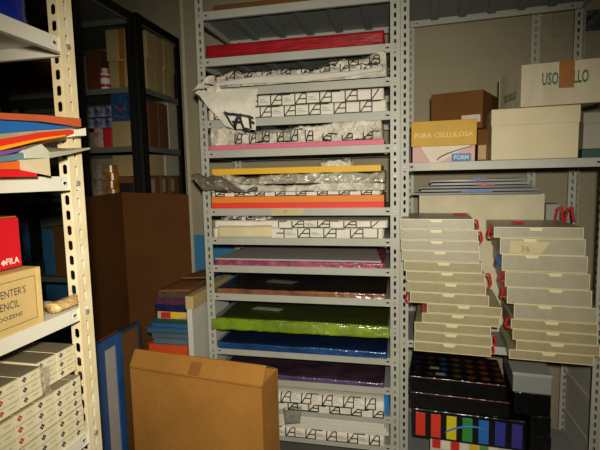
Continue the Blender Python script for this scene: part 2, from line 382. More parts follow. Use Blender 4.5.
def plastic(name, hx, hx2=None, stretch=(1, 1, 1)): return mat(name, hx, .32, .45, 9, .5, 28, coat=.9, hx2=hx2, stretch=stretch)
YF = CF-.004
def X(px, py): return W.at(px, py, YF)[0]
def Z(px, py): return W.at(px, py, YF)[1]
XL, XR = -.975, -.072

# ================================================================== centre rack, from the top down
pack('cardboard_sheet', 'brown cardboard sheets lying on the very top shelf of the centre rack', -.94, -.35, 2.4075, .035, YF+.03, .42, [CARDD], cat='cardboard')
REDG = mat('glossy_red_paper', '9E0B14', .38, .3, 8, .25, 14, coat=.35, hx2='7E0A12', stretch=(1, 1, 6))
hr = Z(300, 37.5)-Z(300, 51)
pack('red_paper_pack', 'deep red pack of paper across the topmost filled shelf of the centre rack', XL, X(384, 37), 2.1755, hr, YF+.004, .44, [REDG], amp=.0015, f=6, r=.010)
# ---- shelf 2: loose crumpled wrapper with a flap hanging over the left post
L2 = X(386, 70)-XL
def h2(u):
    t = u/L2; return .060+.016*math.exp(-((t-.14)/.12)**2)+.050*max(0, (t-.6)/.4)**.9+.008*math.sin(11*t)**2
pat = motif(L2, .032, .098, .01, v0=.03, u0=.02)+motif(L2, .03, .098, .05, v0=.066, u0=.02)
o2 = thing('crumpled_paper_pack', 'crumpled white wrapped pack whose torn wrapper hangs down over the left post', 'paper pack', (-.5, 2.45, 2.0195))
pack('wrapper', '', XL, XL+L2, 2.0195, h2, YF-.012, .42, [PAPERC, INK, INKG], amp=.016, f=11, seed=3, r=.018, pattern=pat, parent=o2, nu=110)
def S2b(u, v): # white inner sheets showing as a smooth band along the front
    t = u/L2; return Vector((XL+u, YF-.026-.004*math.sin(12*t), 2.0215+v*(.55+.55*math.sin(3.3*t)**2)+.006*math.sin(7*t)+(.05*max(0, t-.55))))
MB().grid(S2b, 60, 3, u=(0, L2*.985), v=(0, .036)).build('inner_sheet', mat('clean_white_paper', 'C6C1B4', .7, .1, 20, .4, 25), o2, solid=.004, smooth=True)
def quadS(c, amp, f, seed, bow=0):
    c = [Vector(q) for q in c]
    def S(u, v):
        p = (c[0]*(1-u)+c[1]*u)*(1-v)+(c[3]*(1-u)+c[2]*u)*v
        return p+wrinkle(p, amp, f, seed)+Vector((0, -bow*math.sin(math.pi*v), 0))
    return S
def P3(px, py, Y): a, b = W.at(px, py, Y); return (a, Y, b)
FS = quadS([P3(196, 90, YF-.055), P3(258, 89, YF-.03), P3(256, 131, YF-.045), P3(226, 127, YF-.05)], .006, 14, 8, .03)
m = MB().grid(FS, 30, 20, 0)
for (a, b) in [((.28, .62), (.30, 1)), ((.28, .62), (.62, .66)), ((.62, .66), (.60, 1)), ((.30, 1), (.6, .68)), ((.34, .84), (.6, .84)), ((.62, .66), (.95, .72)), ((.86, .70), (.84, .98)), ((.60, 1), (.80, 1)), ((.84, .8), (.97, .84))]:
    m.stroke(FS, a, b, .075, 1, off=-.003, n=8); m.stroke(FS, a, b, .075, 1, off=.003, n=8)
m.build('hanging_flap', [PAPER, INK], o2, smooth=True)
FS2 = quadS([P3(193, 91, YF-.05), P3(212, 74, YF-.03), P3(228, 100, YF-.04), P3(214, 112, YF-.04)], .012, 22, 2, .02)
m = MB().grid(FS2, 16, 16, 0)
for (a, b) in [((.05, .1), (.5, .3)), ((.1, .5), (.3, .9)), ((.5, .1), (.8, .4)), ((.0, .05), (.05, .9))]: m.stroke(FS2, a, b, .06, 1, off=.003); m.stroke(FS2, a, b, .06, 1, off=-.003)
m.build('torn_corner', [PAPERC, INK], o2, smooth=True)
# ---- shelf 3: two neat patterned packs
hh = .056
for k in range(2):
    L = (X(386, 105)-.012*k)-XL
    pack('patterned_paper_pack', ['neat patterned white pack, lower of two on the shelf under the hanging wrapper',
         'neat patterned white pack, upper of two on the shelf under the hanging wrapper'][k], XL, XL+L, 1.8615+k*(hh+.001), hh, YF+.004+.006*k, .43, [PAPER, INK, INKG],
         r=.012, pattern=motif(L, hh*.92, .126, .03+.055*k, text=(.2, .55)), amp=.0008, f=5)
# ---- shelf 4: pink pack with a crumpled pack on it
hp = .020
PINK = mat('pink_paper', 'D2647A', .6, .1, 6)
pack('pink_paper_pack', 'thin pink pack of paper under a crumpled white pack', XL, X(384, 140), 1.7055, .024, YF-.002, .44, [PINK], r=.003)
L4 = X(381, 130)-XL
def h4(u):
    t = u/L4; return .070+.028*math.exp(-((t-.06)/.12)**2)-.018*math.exp(-((t-.3)/.12)**2)+.036*max(0, (t-.5)/.5)**.8
pack('crumpled_paper_pack', 'crumpled white patterned pack lying on the thin pink pack', XL, XL+L4, 1.7300, h4, YF+.006, .42, [PAPERC, INK, INKG], amp=.015, f=11, seed=11, r=.020,
     pattern=motif(L4, .05, .075, .14, u0=.12, u1=L4*.62, v0=.004, text=(0, 0))+motif(L4, .03, .1, .2, u0=.6, u1=L4, v0=.002, text=(0, 0)), nu=110, wd=.0058)
# ---- shelf 6: the tall pile
z = 1.3995
hs = [(.028, 'red_paper_pack', 'bright red pack of paper, lowest of the tall pile in the middle of the rack', mat('bright_red_paper', 'E0301A', .6, .08, 5, .1, 100, stretch=(1, 1, 40))),
      (.034, 'orange_paper_pack', 'orange pack of paper lying directly on the bright red one', mat('orange_paper', 'DB7A1C', .6, .10, 5, .1, 100, stretch=(1, 1, 40)))]
for h_, n_, l_, m_ in hs:
    pack(n_, l_, XL, X(384, 205), z, h_, YF, .44, [m_], r=.003); z += h_+.0005
L6 = X(386, 195)-XL
pack('patterned_paper_pack', 'thin white patterned pack resting on the orange pack', XL, XL+L6-.03, z, .022, YF+.004, .44, [PAPER, INK, INKG], amp=.002, f=9, r=.008, pattern=motif(L6-.03, .02, .11, .02, text=(0, 0)), seed=4); z += .0225
pack('crumpled_paper_pack', 'crumpled cream wrapped pack low in the tall pile, on the thin patterned pack', XL, XL+L6-.01, z, lambda u: .034+.008*math.sin(u*11), YF-.004, .43, [PAPERC, INK, INKG], amp=.011, f=12, seed=21, r=.015, nu=100,
     pattern=motif(L6, .018, .16, .02, u0=.02, u1=.3, v0=.002, text=(0, 0))); z += .040
PLG = mat('dusty_clear_plastic', 'B5B09A', .28, .35, 12, .8, 30, coat=.8, hx2='8F8A74')
def h6(u):
    t = u/L6; return .048-.014*math.exp(-((t-.18)/.1)**2)
og = thing('plastic_wrapped_pack', 'pack in dusty grey plastic with a torn end sticking out left past the post', 'paper pack', (-.5, 2.4, z))
pack('wrapper', '', XL+.02, XL+L6-.008, z, h6, YF-.010, .42, [PLG, INK], amp=.013, f=10, seed=31, r=.02, parent=og, nu=110)
facet(PLG, 26, .9); TS = quadS([P3(190, 175, YF-.05), P3(222, 177, YF-.035), P3(250, 194, YF-.04), P3(203, 190, YF-.05)], .012, 20, 5, .02)
MB().grid(TS, 26, 12).build('torn_end', mat('brown_grey_wrap', '6E6350', .4, .3, 20, .8, 40, coat=.5), og, solid=.002, smooth=True)
z += .052
pack('yellow_paper_pack', 'yellow pack of paper on top of the tall pile', XL+.01, X(381, 169), z, .031, YF-.002, .43, [mat('yellow_paper', 'D9A812', .6, .08, 6)], r=.003); z += .031
pack('crumpled_paper_scrap', 'small crumpled scrap of patterned wrapper lying on the yellow pack', X(318, 165), X(349, 165), z, .028, YF+.06, .12, [PAPERC, INK], amp=.014, f=30, seed=2, r=.014, nu=30, cat='paper scrap')
m = MB(); u0, u1 = X(270, 210), X(305, 210)
m.add([(u0, CF-.003, 1.399), (u1, CF-.003, 1.402), (u1-.02, CF-.003, 1.363), (u0+.01, CF-.003, 1.360)], [(0, 3, 2, 1)]); m.text('39', (u0+.07, CF-.003, 1.374), (1, 0, 0), (0, 0, 1), .016, 1)
m.build('tape_label', [TAPEC, INKG], label='cream tape label stuck on the shelf edge under the red pack', cat='label', solid=.0006)
# ---- shelf 7
L7 = X(387, 235)-XL
for k in range(2):
    pack('patterned_paper_pack', ['patterned pack with cream paper round its left end, below the slumped one',
         'slumped patterned pack lying on the one with the cream paper band'][k], XL, XL+L7-.02*(1-k), 1.2455+k*.051, .050 if k == 0 else .036, YF+.002+.02*k, .42, [PAPER, INK, INKG],
         amp=.0012+.002*k, f=6+4*k, r=.010, pattern=motif(L7-.02, .046-.014*k, .135, .06-.035*k, u0=.34, text=(.3, .5)), seed=k)
m = MB(); S7 = surf(XL+.03, X(272, 235), 1.247, .058, YF-.007, .2, .003, 14, 3, .012); m.grid(S7, 30, 14, u=(0, X(272, 235)-XL-.03), v=(0, .16)); 
m.build('paper_band', mat('cream_band_paper', 'CDC094', .6, .12, 10), label='cream paper folded round the left end of the lower patterned pack', cat='paper', solid=.002, smooth=True)
pack('crumpled_paper_scrap', 'crumpled wrapper scrap peaking at the left over the two patterned packs', X(218, 225), X(262, 225), 1.3335, lambda u: .012+.030*math.sin(min(math.pi, u/.2*math.pi))**2, YF+.03, .2, [PAPERC, INK], amp=.008, f=24, seed=12, r=.008, nu=40, cat='paper scrap',
     pattern=motif(.2, .018, .05, 0, v0=.004, text=(0, 0)))
# ---- shelf 8: grey sheets on a magenta-wrapped pack
MAG = mat('magenta_plastic_wrap', 'A84A68', .4, .4, 20, .5, 30, coat=.5, hx2='6E3048')
pack('pink_wrapped_pack', 'magenta plastic wrapped pack showing as a thin strip under grey sheets', XL, X(384, 262), 1.0945, .026, YF, .46, [MAG], amp=.003, f=14, r=.006, seed=9)
GRS = mat('grey_paper_sheet', 'A29E94', .75, .06, 3)
MB().hexa([(XL, YF+.015, 1.122), (X(381, 262), YF+.015, 1.122), (-.14, YF+.47, 1.122), (XL+.05, YF+.47, 1.122), (XL, YF+.015, 1.130), (X(381, 262), YF+.015, 1.130), (-.14, YF+.47, 1.130), (XL+.05, YF+.47, 1.130)]).build('grey_paper_sheets', GRS, label='smooth grey paper sheets lying on the magenta pack', cat='paper')
# ---- shelf 9 dark patterned pack
def flat_pack(name, label, hx_top, hx_front, z0, h, seed, over=0, x1px=386, glint=.5, rows=0, hx2=None, brick=None):
    mt = plastic(name+'_shaded_wrap', hx_top, hx2)  # top coloured darker than the edge, painting in the shade on it
    if brick:
        nt = mt.node_tree; N = nt.nodes; b = N.new('ShaderNodeTexBrick'); b.inputs['Scale'].default_value = 9; b.inputs['Color1'].default_value = lin(brick[0]); b.inputs['Color2'].default_value = lin(hx_top); b.inputs['Mortar'].default_value = lin(brick[1]); b.inputs['Mortar Size'].default_value = .07
        nt.links.new([n for n in N if n.type == 'TEX_COORD'][0].outputs['Object'], b.inputs[0]); nt.links.new(b.outputs[0], N['Principled BSDF'].inputs['Base Color'])
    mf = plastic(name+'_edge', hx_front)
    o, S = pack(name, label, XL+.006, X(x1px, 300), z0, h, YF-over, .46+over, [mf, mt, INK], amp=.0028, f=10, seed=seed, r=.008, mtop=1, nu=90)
    return o
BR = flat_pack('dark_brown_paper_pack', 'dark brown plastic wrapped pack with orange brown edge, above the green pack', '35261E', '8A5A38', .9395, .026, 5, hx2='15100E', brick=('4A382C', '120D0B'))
m = MB(); m.add([(-.74, YF+.16, .972), (-.58, YF+.13, .972), (-.56, YF+.19, .972), (-.72, YF+.22, .972)], [(0, 1, 2, 3)])
m.build('paper_slip', mat('grey_slip', '7B776B', .6, .2), label='small pale slip of paper lying on the dark brown pack', cat='paper slip', solid=.001)
# ---- shelf 10, 11, 12
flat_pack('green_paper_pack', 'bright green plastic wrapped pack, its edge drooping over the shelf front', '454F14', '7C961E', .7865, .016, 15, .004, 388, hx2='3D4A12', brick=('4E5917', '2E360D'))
def droop(name, label, z1, h, hx, over, x0, x1, seed):
    S = quadS([(x0, YF-over, z1), (x1, YF-over, z1), (x1, YF-over-.008, z1-h), (x0, YF-over-.008, z1-h)], .004, 16, seed)
    return S
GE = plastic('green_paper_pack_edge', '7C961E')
S = droop('', '', .800, .054, '', .018, XL-.02, X(390, 330), 4)
g = bpy.data.objects.get('green_paper_pack')
gt = MB().grid(S, 80, 6).build('drooping_edge', GE, g, solid=.003, smooth=True) if False else None
m = MB().grid(S, 80, 6); m.build('green_paper_sheets', GE, label='bright green sheets hanging over the shelf lip below the green pack', cat='paper', solid=.004, smooth=True)
m = MB(); m.add([(-.83, YF+.17, .808), (-.66, YF+.15, .808), (-.65, YF+.20, .808), (-.81, YF+.22, .808)], [(0, 1, 2, 3)])
m.build('paper_label', mat('white_label_paper', 'A9A78F', .5, .2, 60), label='white printed label lying on the green pack', cat='label', solid=.001)
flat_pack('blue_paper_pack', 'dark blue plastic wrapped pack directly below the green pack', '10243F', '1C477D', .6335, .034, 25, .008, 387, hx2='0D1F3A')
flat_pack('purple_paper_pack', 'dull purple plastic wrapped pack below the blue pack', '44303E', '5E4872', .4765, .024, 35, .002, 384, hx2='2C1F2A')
# ---- shelf 13: patterned pack bulging over the lip ; shelf 14
L13 = X(384, 405)-XL
def h13(u): return .088
p13 = motif(L13, .058, .112, .02, v0=.040)+motif(L13, .036, .112, .06, v0=.002, text=(0, 0))
pack('patterned_paper_pack', 'white patterned pack slumping over the shelf front below the purple pack', XL, XL+L13, .3205, h13, YF-.018, .45, [PAPER, INK, INKG], amp=.003, f=9, seed=41, r=.04, pattern=p13, nu=90, wd=.0062)
pxbox(W, 384, 393, 389, 412, CF+.02, .3, 'blue_folder', mat('blue_card', '1E6AA8', .5), 'blue card folder edge at the right end of the slumping patterned pack', 'folder', z0=.3205, bevel=.001)
z = .1655
for k, (h_, l_) in enumerate([(.030, 'white'), (.022, 'ream')]): pass
pack('patterned_paper_pack', 'white patterned pack with bold line squares at the bottom of the centre rack', XL, XL+L13, z, .052, YF-.012, .44, [PAPER, INK, INKG], amp=.0025, f=9, seed=51, r=.022, wd=.0062, pattern=motif(L13, .05, .112, .04, v0=.0)); z += .054
for k in range(3):
    m = MB().box(XL+.004*k, X(389, 430)-.012*k, YF-.004+.004*k, YF+.42, z, z+.019); z += .0195
    m.build('paper_ream', SHEET, label=['lowest', 'middle', 'uppermost'][k]+' of three thin white reams lying on the bottom patterned pack', cat='paper', bevel=.002)
S = quadS([P3(283, 408, CF-.022), P3(302, 406, CF-.022), P3(300, 423, CF-.020), P3(285, 425, CF-.020)], .002, 20, 3)
MB().grid(S, 8, 8).build('clear_tape_piece', mat('dusty_tape', '8F8D82', .35, .3, 30, coat=.4), label='torn piece of greyish tape stuck on the lowest visible shelf edge', cat='tape', solid=.0008, smooth=True)

# ================================================================== left rack contents (frame: u runs away from the viewer, v runs into the rack)
# folders fanned out on the second shelf
def folder(name, label, cat, st, v0, m, zr, th, depth=.34, ue=None):
    """st: (pixel x, y of upper edge, y of lower edge) stations of the overhanging front edge; behind the shelf lip the folder lies flat at height zr"""
    a = [(LF.at(x, (t+b)/2, v0)[0], LF.at(x, t, v0)[1], LF.at(x, b, v0)[1]) for x, t, b in st]
    u, t, b = a[0]; u2, t2, b2 = a[1]; k = (.60-u)/(u2-u) if u2 != u else 0
    a = [(.60, t+(t2-t)*k*.5, b+(b2-b)*k*.5)]+a if st[0][0] == 0 else a
    m_ = MB(LF); rows = []
    for (u, t, b) in a:
        pr_ = [(v0, b, t), (v0+.035, (b+zr)/2, (t+zr+th)/2), (v0+.075, zr, zr+th), (v0+depth, zr, zr+th)]
        rows.append(pr_)
    vs = []; n = 4
    for (u, t, b), pr_ in zip(a, rows):
        for (v, lo, hi) in pr_: vs += [(u, v, lo), (u, v, max(hi, lo+.001))]
    fs = []; w8 = 2*n
    for i in range(len(a)-1):
        for j in range(n-1):
            p = i*w8+2*j; q = p+w8
            fs += [(p, q, q+2, p+2), (p+1, p+3, q+3, q+1)]
        p = i*w8; q = p+w8; fs += [(p, p+1, q+1, q)]; p += w8-2; q = p+w8; fs += [(p, q, q+1, p+1)]
    for i in (0, len(a)-1):
        for j in range(n-1):
            p = i*w8+2*j; fs.append((p, p+2, p+3, p+1) if i == 0 else (p, p+1, p+3, p+2))
    m_.add(vs, fs); return m_.build(name, m, label=label, cat=cat)
def fm(n, h): return mat(n, h, .45, .12, 10, coat=.2)
zz = 1.5675
lay = [('red_plastic_folder', 'bright red folder lying lowest on the cream rack shelf', [(0, 170, 177), (37, 170.5, 176.5)], fm('red_folder', 'D8141C'), .020),
 ('orange_folder', 'orange folder just above the bright red one, ending at a cream strip', [(0, 162.5, 169.5), (20, 161, 169.5)], fm('orange_folder', 'D9601E'), .014),
 ('white_paper_bundle', 'cream white bundle of papers beside the orange folder end', [(20.5, 160, 170), (50, 158, 176)], mat('aged_paper', 'C9B894', .7, .15, 25), .014),
 ('blue_grey_folder', 'dull blue grey folder under the purple one', [(0, 156.5, 162), (24, 152.5, 159.5)], fm('blue_grey_folder', '5E7C86'), .010),
 ('purple_folder', 'purple folder edge curving down to the left', [(0, 151.5, 156), (12, 149.5, 153), (24, 147.5, 149.5)], fm('purple_folder', '7A4A92'), .008),
 ('clear_plastic_folder', 'translucent whitish folder with a rounded bright end', [(24.5, 150, 158.5), (42, 144, 158), (49, 151, 158)], mat('whitish_plastic', 'BFC0A8', .3, .2, 10, coat=.5), .012),
 ('grey_folder', 'thin pale grey folder sticking out far right past the cream post', [(50, 152, 158), (70, 150.5, 154), (90, 147.5, 149.2)], mat('pale_grey_card', 'A29C84', .5, .15), .004),
 ('yellow_folder', 'yellow orange folder under the scarlet one', [(0, 146.5, 150.5), (38, 138.5, 141), (66, 134, 136)], fm('yellow_folder', 'EE9A14'), .008),
 ('scarlet_folder', 'scarlet folder with a squared white end', [(0, 139.5, 146.2), (38, 132.8, 138.2), (74, 130, 133.8)], fm('scarlet_folder', 'D92A14'), .010),
 ('white_paper_bundle', 'squared white end of papers sticking out beyond the scarlet folder', [(74.5, 130, 136), (86, 128, 135.5)], mat('white_paper_end', 'DDD6BE', .6, .1), .010),
 ('grey_paper_bundle', 'thin grey cream papers between the blue and scarlet folders', [(0, 133.8, 139.2), (38, 130.4, 132.6), (72, 128.2, 129.7)], mat('grey_cream_paper', '9C9274', .7, .2, 30), .006),
 ('blue_folder', 'teal blue folder tapering to a point at right', [(0, 120.4, 133.4), (35, 122.4, 130), (70, 127, 128)], fm('teal_blue_folder', '1B5FA0'), .018),
 ('terracotta_folder', 'terracotta red brown folder on top of the fanned folders', [(0, 112.8, 119.2), (40, 114.8, 121.3), (81, 118.5, 127)], fm('terracotta_folder', 'B85530'), .012)]
for i, (n, l, st, m_, th) in enumerate(lay):
    folder(n, l, 'folder' if 'folder' in n else 'papers', st, -.04-.0006*i, m_, zz, th*.82); zz += th*.82+.0006
# blue bag on the top shelf
def bag(name, label, fr, u0, u1, v0, v1, z0, z1, m, seed, amp=.02):
    def S(u, v):
        a = 2*math.pi*u; t = v
        k = (1-.55*max(0, t-.75)/.25*1.0); cx, cyy = (u0+u1)/2, (v0+v1)/2
        e = 4; c, s_ = math.cos(a), math.sin(a); rr = (abs(c)**e+abs(s_)**e)**(-1/e)
        p = Vector((cx+c*rr*(u1-u0)/2*k, cyy+s_*rr*(v1-v0)/2*k, z0+(z1-z0)*t))
        d = wrinkle(p, amp, 9, seed)*min(1, t*4); return p+d
    m_ = MB(fr).grid(S, 40, 16); m_.add([S(i/40, 0) for i in range(40)], [tuple(range(40))[::-1]]); m_.add([S(i/40, 1) for i in range(40)], [tuple(range(40))])
    return m_.build(name, m, label=label, cat='bag', smooth=True)
bag('blue_plastic_bag', 'deep blue plastic bag on the top shelf of the cream rack', LF, .72, .962, .04, .22, 1.903, 2.2, mat('blue_plastic', '0F2FA8', .4, .4, 6, .4, 20, coat=.3), 3)
bag('dark_plastic_bag', 'dark grey plastic bag behind the blue bag on the cream rack', LF, .84, .99, .24, .38, 1.903, 2.16, mat('dark_grey_plastic', '23262B', .35, .4, 10, .5, 25, coat=.6), 8)
# red box
REDB = mat('red_box_card', 'CE0F1E', .5, .06, 5)
u1r = LF.at(20.5, 240, .03)[0]
t = thing('red_box', 'red box with a small white logo standing on the tan pencil carton', 'box', wl(LF, .75, .1, 1.367))
m = MB(LF).box(.56, u1r, .03, .20, 1.367, LF.at(18, 217, .03)[1], 0)
lx = LF.at(4, 268, .03)
m.text('FILA', (LF.at(6, 266, .03)[0], .03, 1.377), (1, 0, 0), (0, 0, 1), .0135, 1, width=LF.at(20, 266, .03)[0]-LF.at(6, 268, .03)[0]-.002, bold=.02)
cx_, cz_ = LF.at(3.6, 267, .03)[0], 1.3825
for (dx, dz) in ((-.0035, 0), (.0035, 0), (0, .0035), (0, -.0035)):
    r_ = .0034; m.add([(cx_+dx-r_, .029, cz_+dz), (cx_+dx, .029, cz_+dz-r_), (cx_+dx+r_, .029, cz_+dz), (cx_+dx, .029, cz_+dz+r_)], [(0, 1, 2, 3)], 1)
m.build('body', [REDB, mat('white_print', 'E8E2D2', .5)], t, bevel=.003)
m = MB(LF).box(.562, u1r-.004, .033, .198, LF.at(18, 217, .03)[1]+.0005, LF.at(18, 217, .03)[1]+.003); m.build('top_flap', CARD, t)
# pencil carton
u1p = LF.at(42, 295, .006)[0]; z1p = 1.362
t = thing('pencil_carton', 'tan carton lettered as carpenter\'s pencils under the red box', 'box', wl(LF, .75, .1, 1.2325))
m = MB(LF).box(.50, u1p, .006, .24, 1.2325, z1p, 0)
tl = lambda x, y: LF.at(x, y, .006)
def ptext(body, x0, y0, x1, h, b=.01):
    a = tl(x0, y0); c = tl(x1, y0-(x1-x0)*.3); m.text(body, (a[0], .006, a[1]), (1, 0, (tl(x1, y0-(x1-x0)*.36)[1]-a[1])/(c[0]-a[0])*0), (0, 0, 1), h, 1, width=c[0]-a[0], bold=b)
ue = tl(25.5, 292)[0]
m.text("CARPENTER'S", (ue-.110, .006, 1.313), (1, 0, 0), (0, 0, 1), .0165, 1, width=.110, bold=.004)
ue2 = tl(19, 304)[0]
m.text("PENCIL", (ue2-.058, .006, 1.2870), (1, 0, 0), (0, 0, 1), .0165, 1, width=.058, bold=.004)
ue3 = tl(22, 312)[0]
m.text("DOZENS", (ue3-.060, .006, 1.266), (1, 0, 0), (0, 0, 1), .0085, 1, width=.060, bold=.012)
for a, b in (((.52, 1.249), (u1p-.018, 1.249)), ((u1p-.018, 1.249), (u1p-.018, 1.345)), ((.52, 1.345), (u1p-.018, 1.345))):
    x0, x1 = min(a[0], b[0])-.0006, max(a[0], b[0])+.0006; q0, q1 = min(a[1], b[1])-.0006, max(a[1], b[1])+.0006
    m.add([(x0, .0052, q0), (x1, .0052, q0), (x1, .0052, q1), (x0, .0052, q1)], [(0, 1, 2, 3)], 1)
m.build('body', [mat('tan_card', 'CDAE6C', .7, .12, 7, .1, 50), mat('grey_blue_ink', '3C3A48', .6)], t, bevel=.004)
MB(LF).box(u1p-.012, u1p-.001, .0048, .0056, 1.236, z1p-.004).build('tape', mat('clear_yellowed_tape', 'D8BE7C', .25, .15, 30, coat=.4), t)
# wrapped roll
def roll(u):
    return
a = LF.at(45, 305, .03); b = LF.at(84, 304.5, .03)
def SR(u, v):
    t = u; uu = a[0]+.012+(b[0]-.030-a[0])*t; rr = .0125*(1-.5*max(0, (t-.85)/.15)**2); an = 2*math.pi*v
    p = Vector((uu, .024+math.cos(an)*rr*2.0, 1.2345+rr+.0015+math.sin(an)*rr)); return p+wrinkle(p, .0012, 40, 2)
m = MB(LF).grid(SR, 26, 20); m.add([SR(0, i/20) for i in range(20)], [tuple(range(20))]); m.add([SR(1, i/20) for i in range(20)], [tuple(range(20))[::-1]])
m.build('wrapped_pencil_bundle', mat('yellowed_wrapped_plastic', 'D8B878', .3, .35, 45, .6, 60, coat=.6, hx2='A87F4A'), label='small yellowish wrapped bundle lying between the pencil carton and the cream post', cat='bundle', smooth=True)
# ---- pencil boxes on the lower shelf
PB = mat('cream_pencil_box', 'DED3AC', .5, .1, 9, .1, 60); PBT = mat('grey_brown_box_top', '83765A', .6, .25, 7); PINKR = mat('red_logo_ink', 'A8322E', .6); BLU = mat('navy_logo_ink', '2A2A48', .6)
def pencil_box(u0, w, v0, dep, z0, h, label, red, group, seed, yaw=0):
    t = thing('pencil_box', label, 'box', wl(LF, u0+w/2, v0+dep/2, z0), group)
    m = MB(LF); m.box(u0+.0005, u0+w-.0005, v0, v0+dep, z0, z0+h-.0005, 0)
    n0 = len(m.f); m.m[-5] = 2
    c = u0+w*.22; cz = z0+h*.52; s = h*.155
    for (dx, dz) in ((-1, 0), (1, 0), (0, 1), (0, -1)):
        m.add([(c+(dx-.9)*s, v0-.0006, cz+dz*s), (c+dx*s, v0-.0006, cz+(dz-.9)*s), (c+(dx+.9)*s, v0-.0006, cz+dz*s), (c+dx*s, v0-.0006, cz+(dz+.9)*s)], [(0, 1, 2, 3)], 1)
    for k in range(5):
        q = u0+w*(.52+.06*k); m.add([(q, v0-.0006, z0+h*.46), (q+w*.035, v0-.0006, z0+h*.46), (q+w*.035, v0-.0006, z0+h*.56), (q, v0-.0006, z0+h*.56)], [(0, 1, 2, 3)], 3)
    m.build('carton', [PB, PINKR if red else BLU, PBT, INKG], t)
    MB(LF).box(u0+.001, u0+w-.001, v0-.0004, v0-.0001, z0+h*.92, z0+h*.955).build('flap_seam', mat('seam_shadow_line', '9A8C66', .7), t)
bh = .0262; zb = .8985; pw = .0585
rows = [('bottom', 0), ('second', 1), ('third', 2), ('fourth', 3), ('fifth', 4), ('sixth', 5)]
un = LF.at(87, 392, .004)[0]; un = min(un, .970)
CN = ['nearest the cream post', 'second from the cream post', 'third from the cream post', 'fourth from the cream post', 'fifth from the cream post', 'sixth from the cream post']
for c in range(6):
    u0 = un-.030-pw*c-(0 if c else -.0) if c else un-.030
    wdt = .030 if c == 0 else pw
    u0 = un-.030 if c == 0 else un-.030-pw*c
    for rn, r in rows:
        pencil_box(u0, wdt, .006+(.002 if r > 2 else 0), .15, zb+r*bh, bh, 'pencil box in the front stack, column %s, %s row up' % (CN[c], rn), c >= 3 and r > 2, 'pencil boxes in the front stack on the cream rack', c)
# upper tier set back, on the front stack and on a rear pile
zt = zb+6*bh+.0005
for c in range(2):
    for r in range(3):
        pencil_box(.998-.066-.066*c+.0, .064, .040, .15, zt-.008+.0085+r*.0235, .0235, 'pencil box in the pair atop the front stack, %s column, %s row' % (['right', 'left'][c], ['lowest', 'middle', 'upper'][r]), False, 'pencil boxes on top of the front stack', c)
for c in range(4):
    for r in range(3):
        pencil_box(.858-.064*(c+1), .062, .018, .15, zt+r*.0235+.0005, .0235, 'pencil box in the torn plastic group, %s column from the right, %s row' % (['first', 'second', 'third', 'fourth'][c], ['lowest', 'middle', 'upper'][r]), c == 1 and r < 2, 'pencil boxes in torn plastic at the upper left', c)
m = MB(LF).box(.50, .965, .21, .365, zb, zt+.062); m.build('dusty_box', PBT, label='dusty grey brown carton lying flat behind the small pencil boxes', cat='box', bevel=.003)
TP = quadS([tuple(LF.M @ Vector((.845, .014, zt+.07))), tuple(LF.M @ Vector((.875, .014, zt+.065))), tuple(LF.M @ Vector((.872, .010, zt-.02))), tuple(LF.M @ Vector((.848, .010, zt-.01)))], .004, 50, 4)
MB().grid(TP, 10, 16).build('torn_plastic_wrap', mat('torn_clear_plastic', 'CFC5A8', .2, .3, 60, .8, 60, coat=1, alpha=.55), label='torn clear plastic wrap between the two groups of pencil boxes', cat='plastic wrap', smooth=True)

# ================================================================== recess: cartons in the black rack
def inr(x0, y0, x1, y1, dy, depth, m, label, **k): return carton(W, x0, y0, x1, y1, BY0+dy, depth, m, label, **k)
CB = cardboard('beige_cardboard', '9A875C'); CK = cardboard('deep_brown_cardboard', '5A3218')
z1s, z2s, z3s = BZ[1]+.001, BZ[2]+.001, BZ[3]+.001
t, g = inr(110, 61, 127, 86, .06, .22, CB, 'small beige carton beside the white bottle in the black rack', z0=z1s, tape=.7)
inr(106, 29, 127, 61, .06, .22, CB, 'beige carton stacked on the small one beside the bottle', z0=g[3]+.001, tape=.75)
bx, bz = W.at(105, 75, BY0+.05)[0], z1s
t = thing('white_bottle', 'white plastic bottle with red label bands on the black rack', 'bottle', (bx, BY0+.05, bz))
m = MB(); c = (bx, BY0+.05); m.cyl((*c, bz), (*c, bz+.095), .031, 20); m.cyl((*c, bz+.095), (*c, bz+.11), .031, 20, r2=.02)
m.build('bottle_body', mat('white_plastic', 'D6D0C4', .4, .05), t, bevel=.002)
MB().cyl((*c, bz+.11), (*c, bz+.135), .021, 16).build('cap', mat('grey_white_cap', 'B5AFA2', .5), t, bevel=.002)
m = MB(); m.cyl((*c, bz+.012), (*c, bz+.034), .0315, 20); m.cyl((*c, bz+.07), (*c, bz+.088), .0315, 20); m.build('label_band', mat('red_label', 'B02824', .5), t)
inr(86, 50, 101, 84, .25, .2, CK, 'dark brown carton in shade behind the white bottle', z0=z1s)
# side stack seen through the open end of the rack
def sidebox(x0, y0, x1, y1, m, label, z0, back=.0, h=None, xin=.02, wd=.28, tape=True):
    Xp = BX-.012-xin; s = Fr((Xp, 0, 0), math.pi/2); u0, u1 = s.at(x0, (y0+y1)/2)[0], s.at(x1, (y0+y1)/2)[0]
    z1 = s.at((x0+x1)/2, y0)[1] if h is None else z0+h
    u0 = max(u0, BY0+.07); u1 = min(u1, BY1-.03)
    t = thing('cardboard_box', label, 'box', (Xp-wd/2, (u0+u1)/2, z0)); MB(s).box(u0, u1, 0, wd, z0, z1).build('body', m, t, bevel=.003)
    if tape: MB(s).box((u0+u1)/2-.012, (u0+u1)/2+.012, -.001, 0, z0+.01, z1).build('tape', mat('pale_tape', 'A89058', .3, .1), t)
    return z1
zz1 = sidebox(147, 62, 163, 95, CB, 'lower beige taped carton seen through the end of the black rack, nearer one', z1s)
sidebox(147, 35, 163, 62, CB, 'upper beige taped carton seen through the end of the black rack, nearer one', zz1+.001)
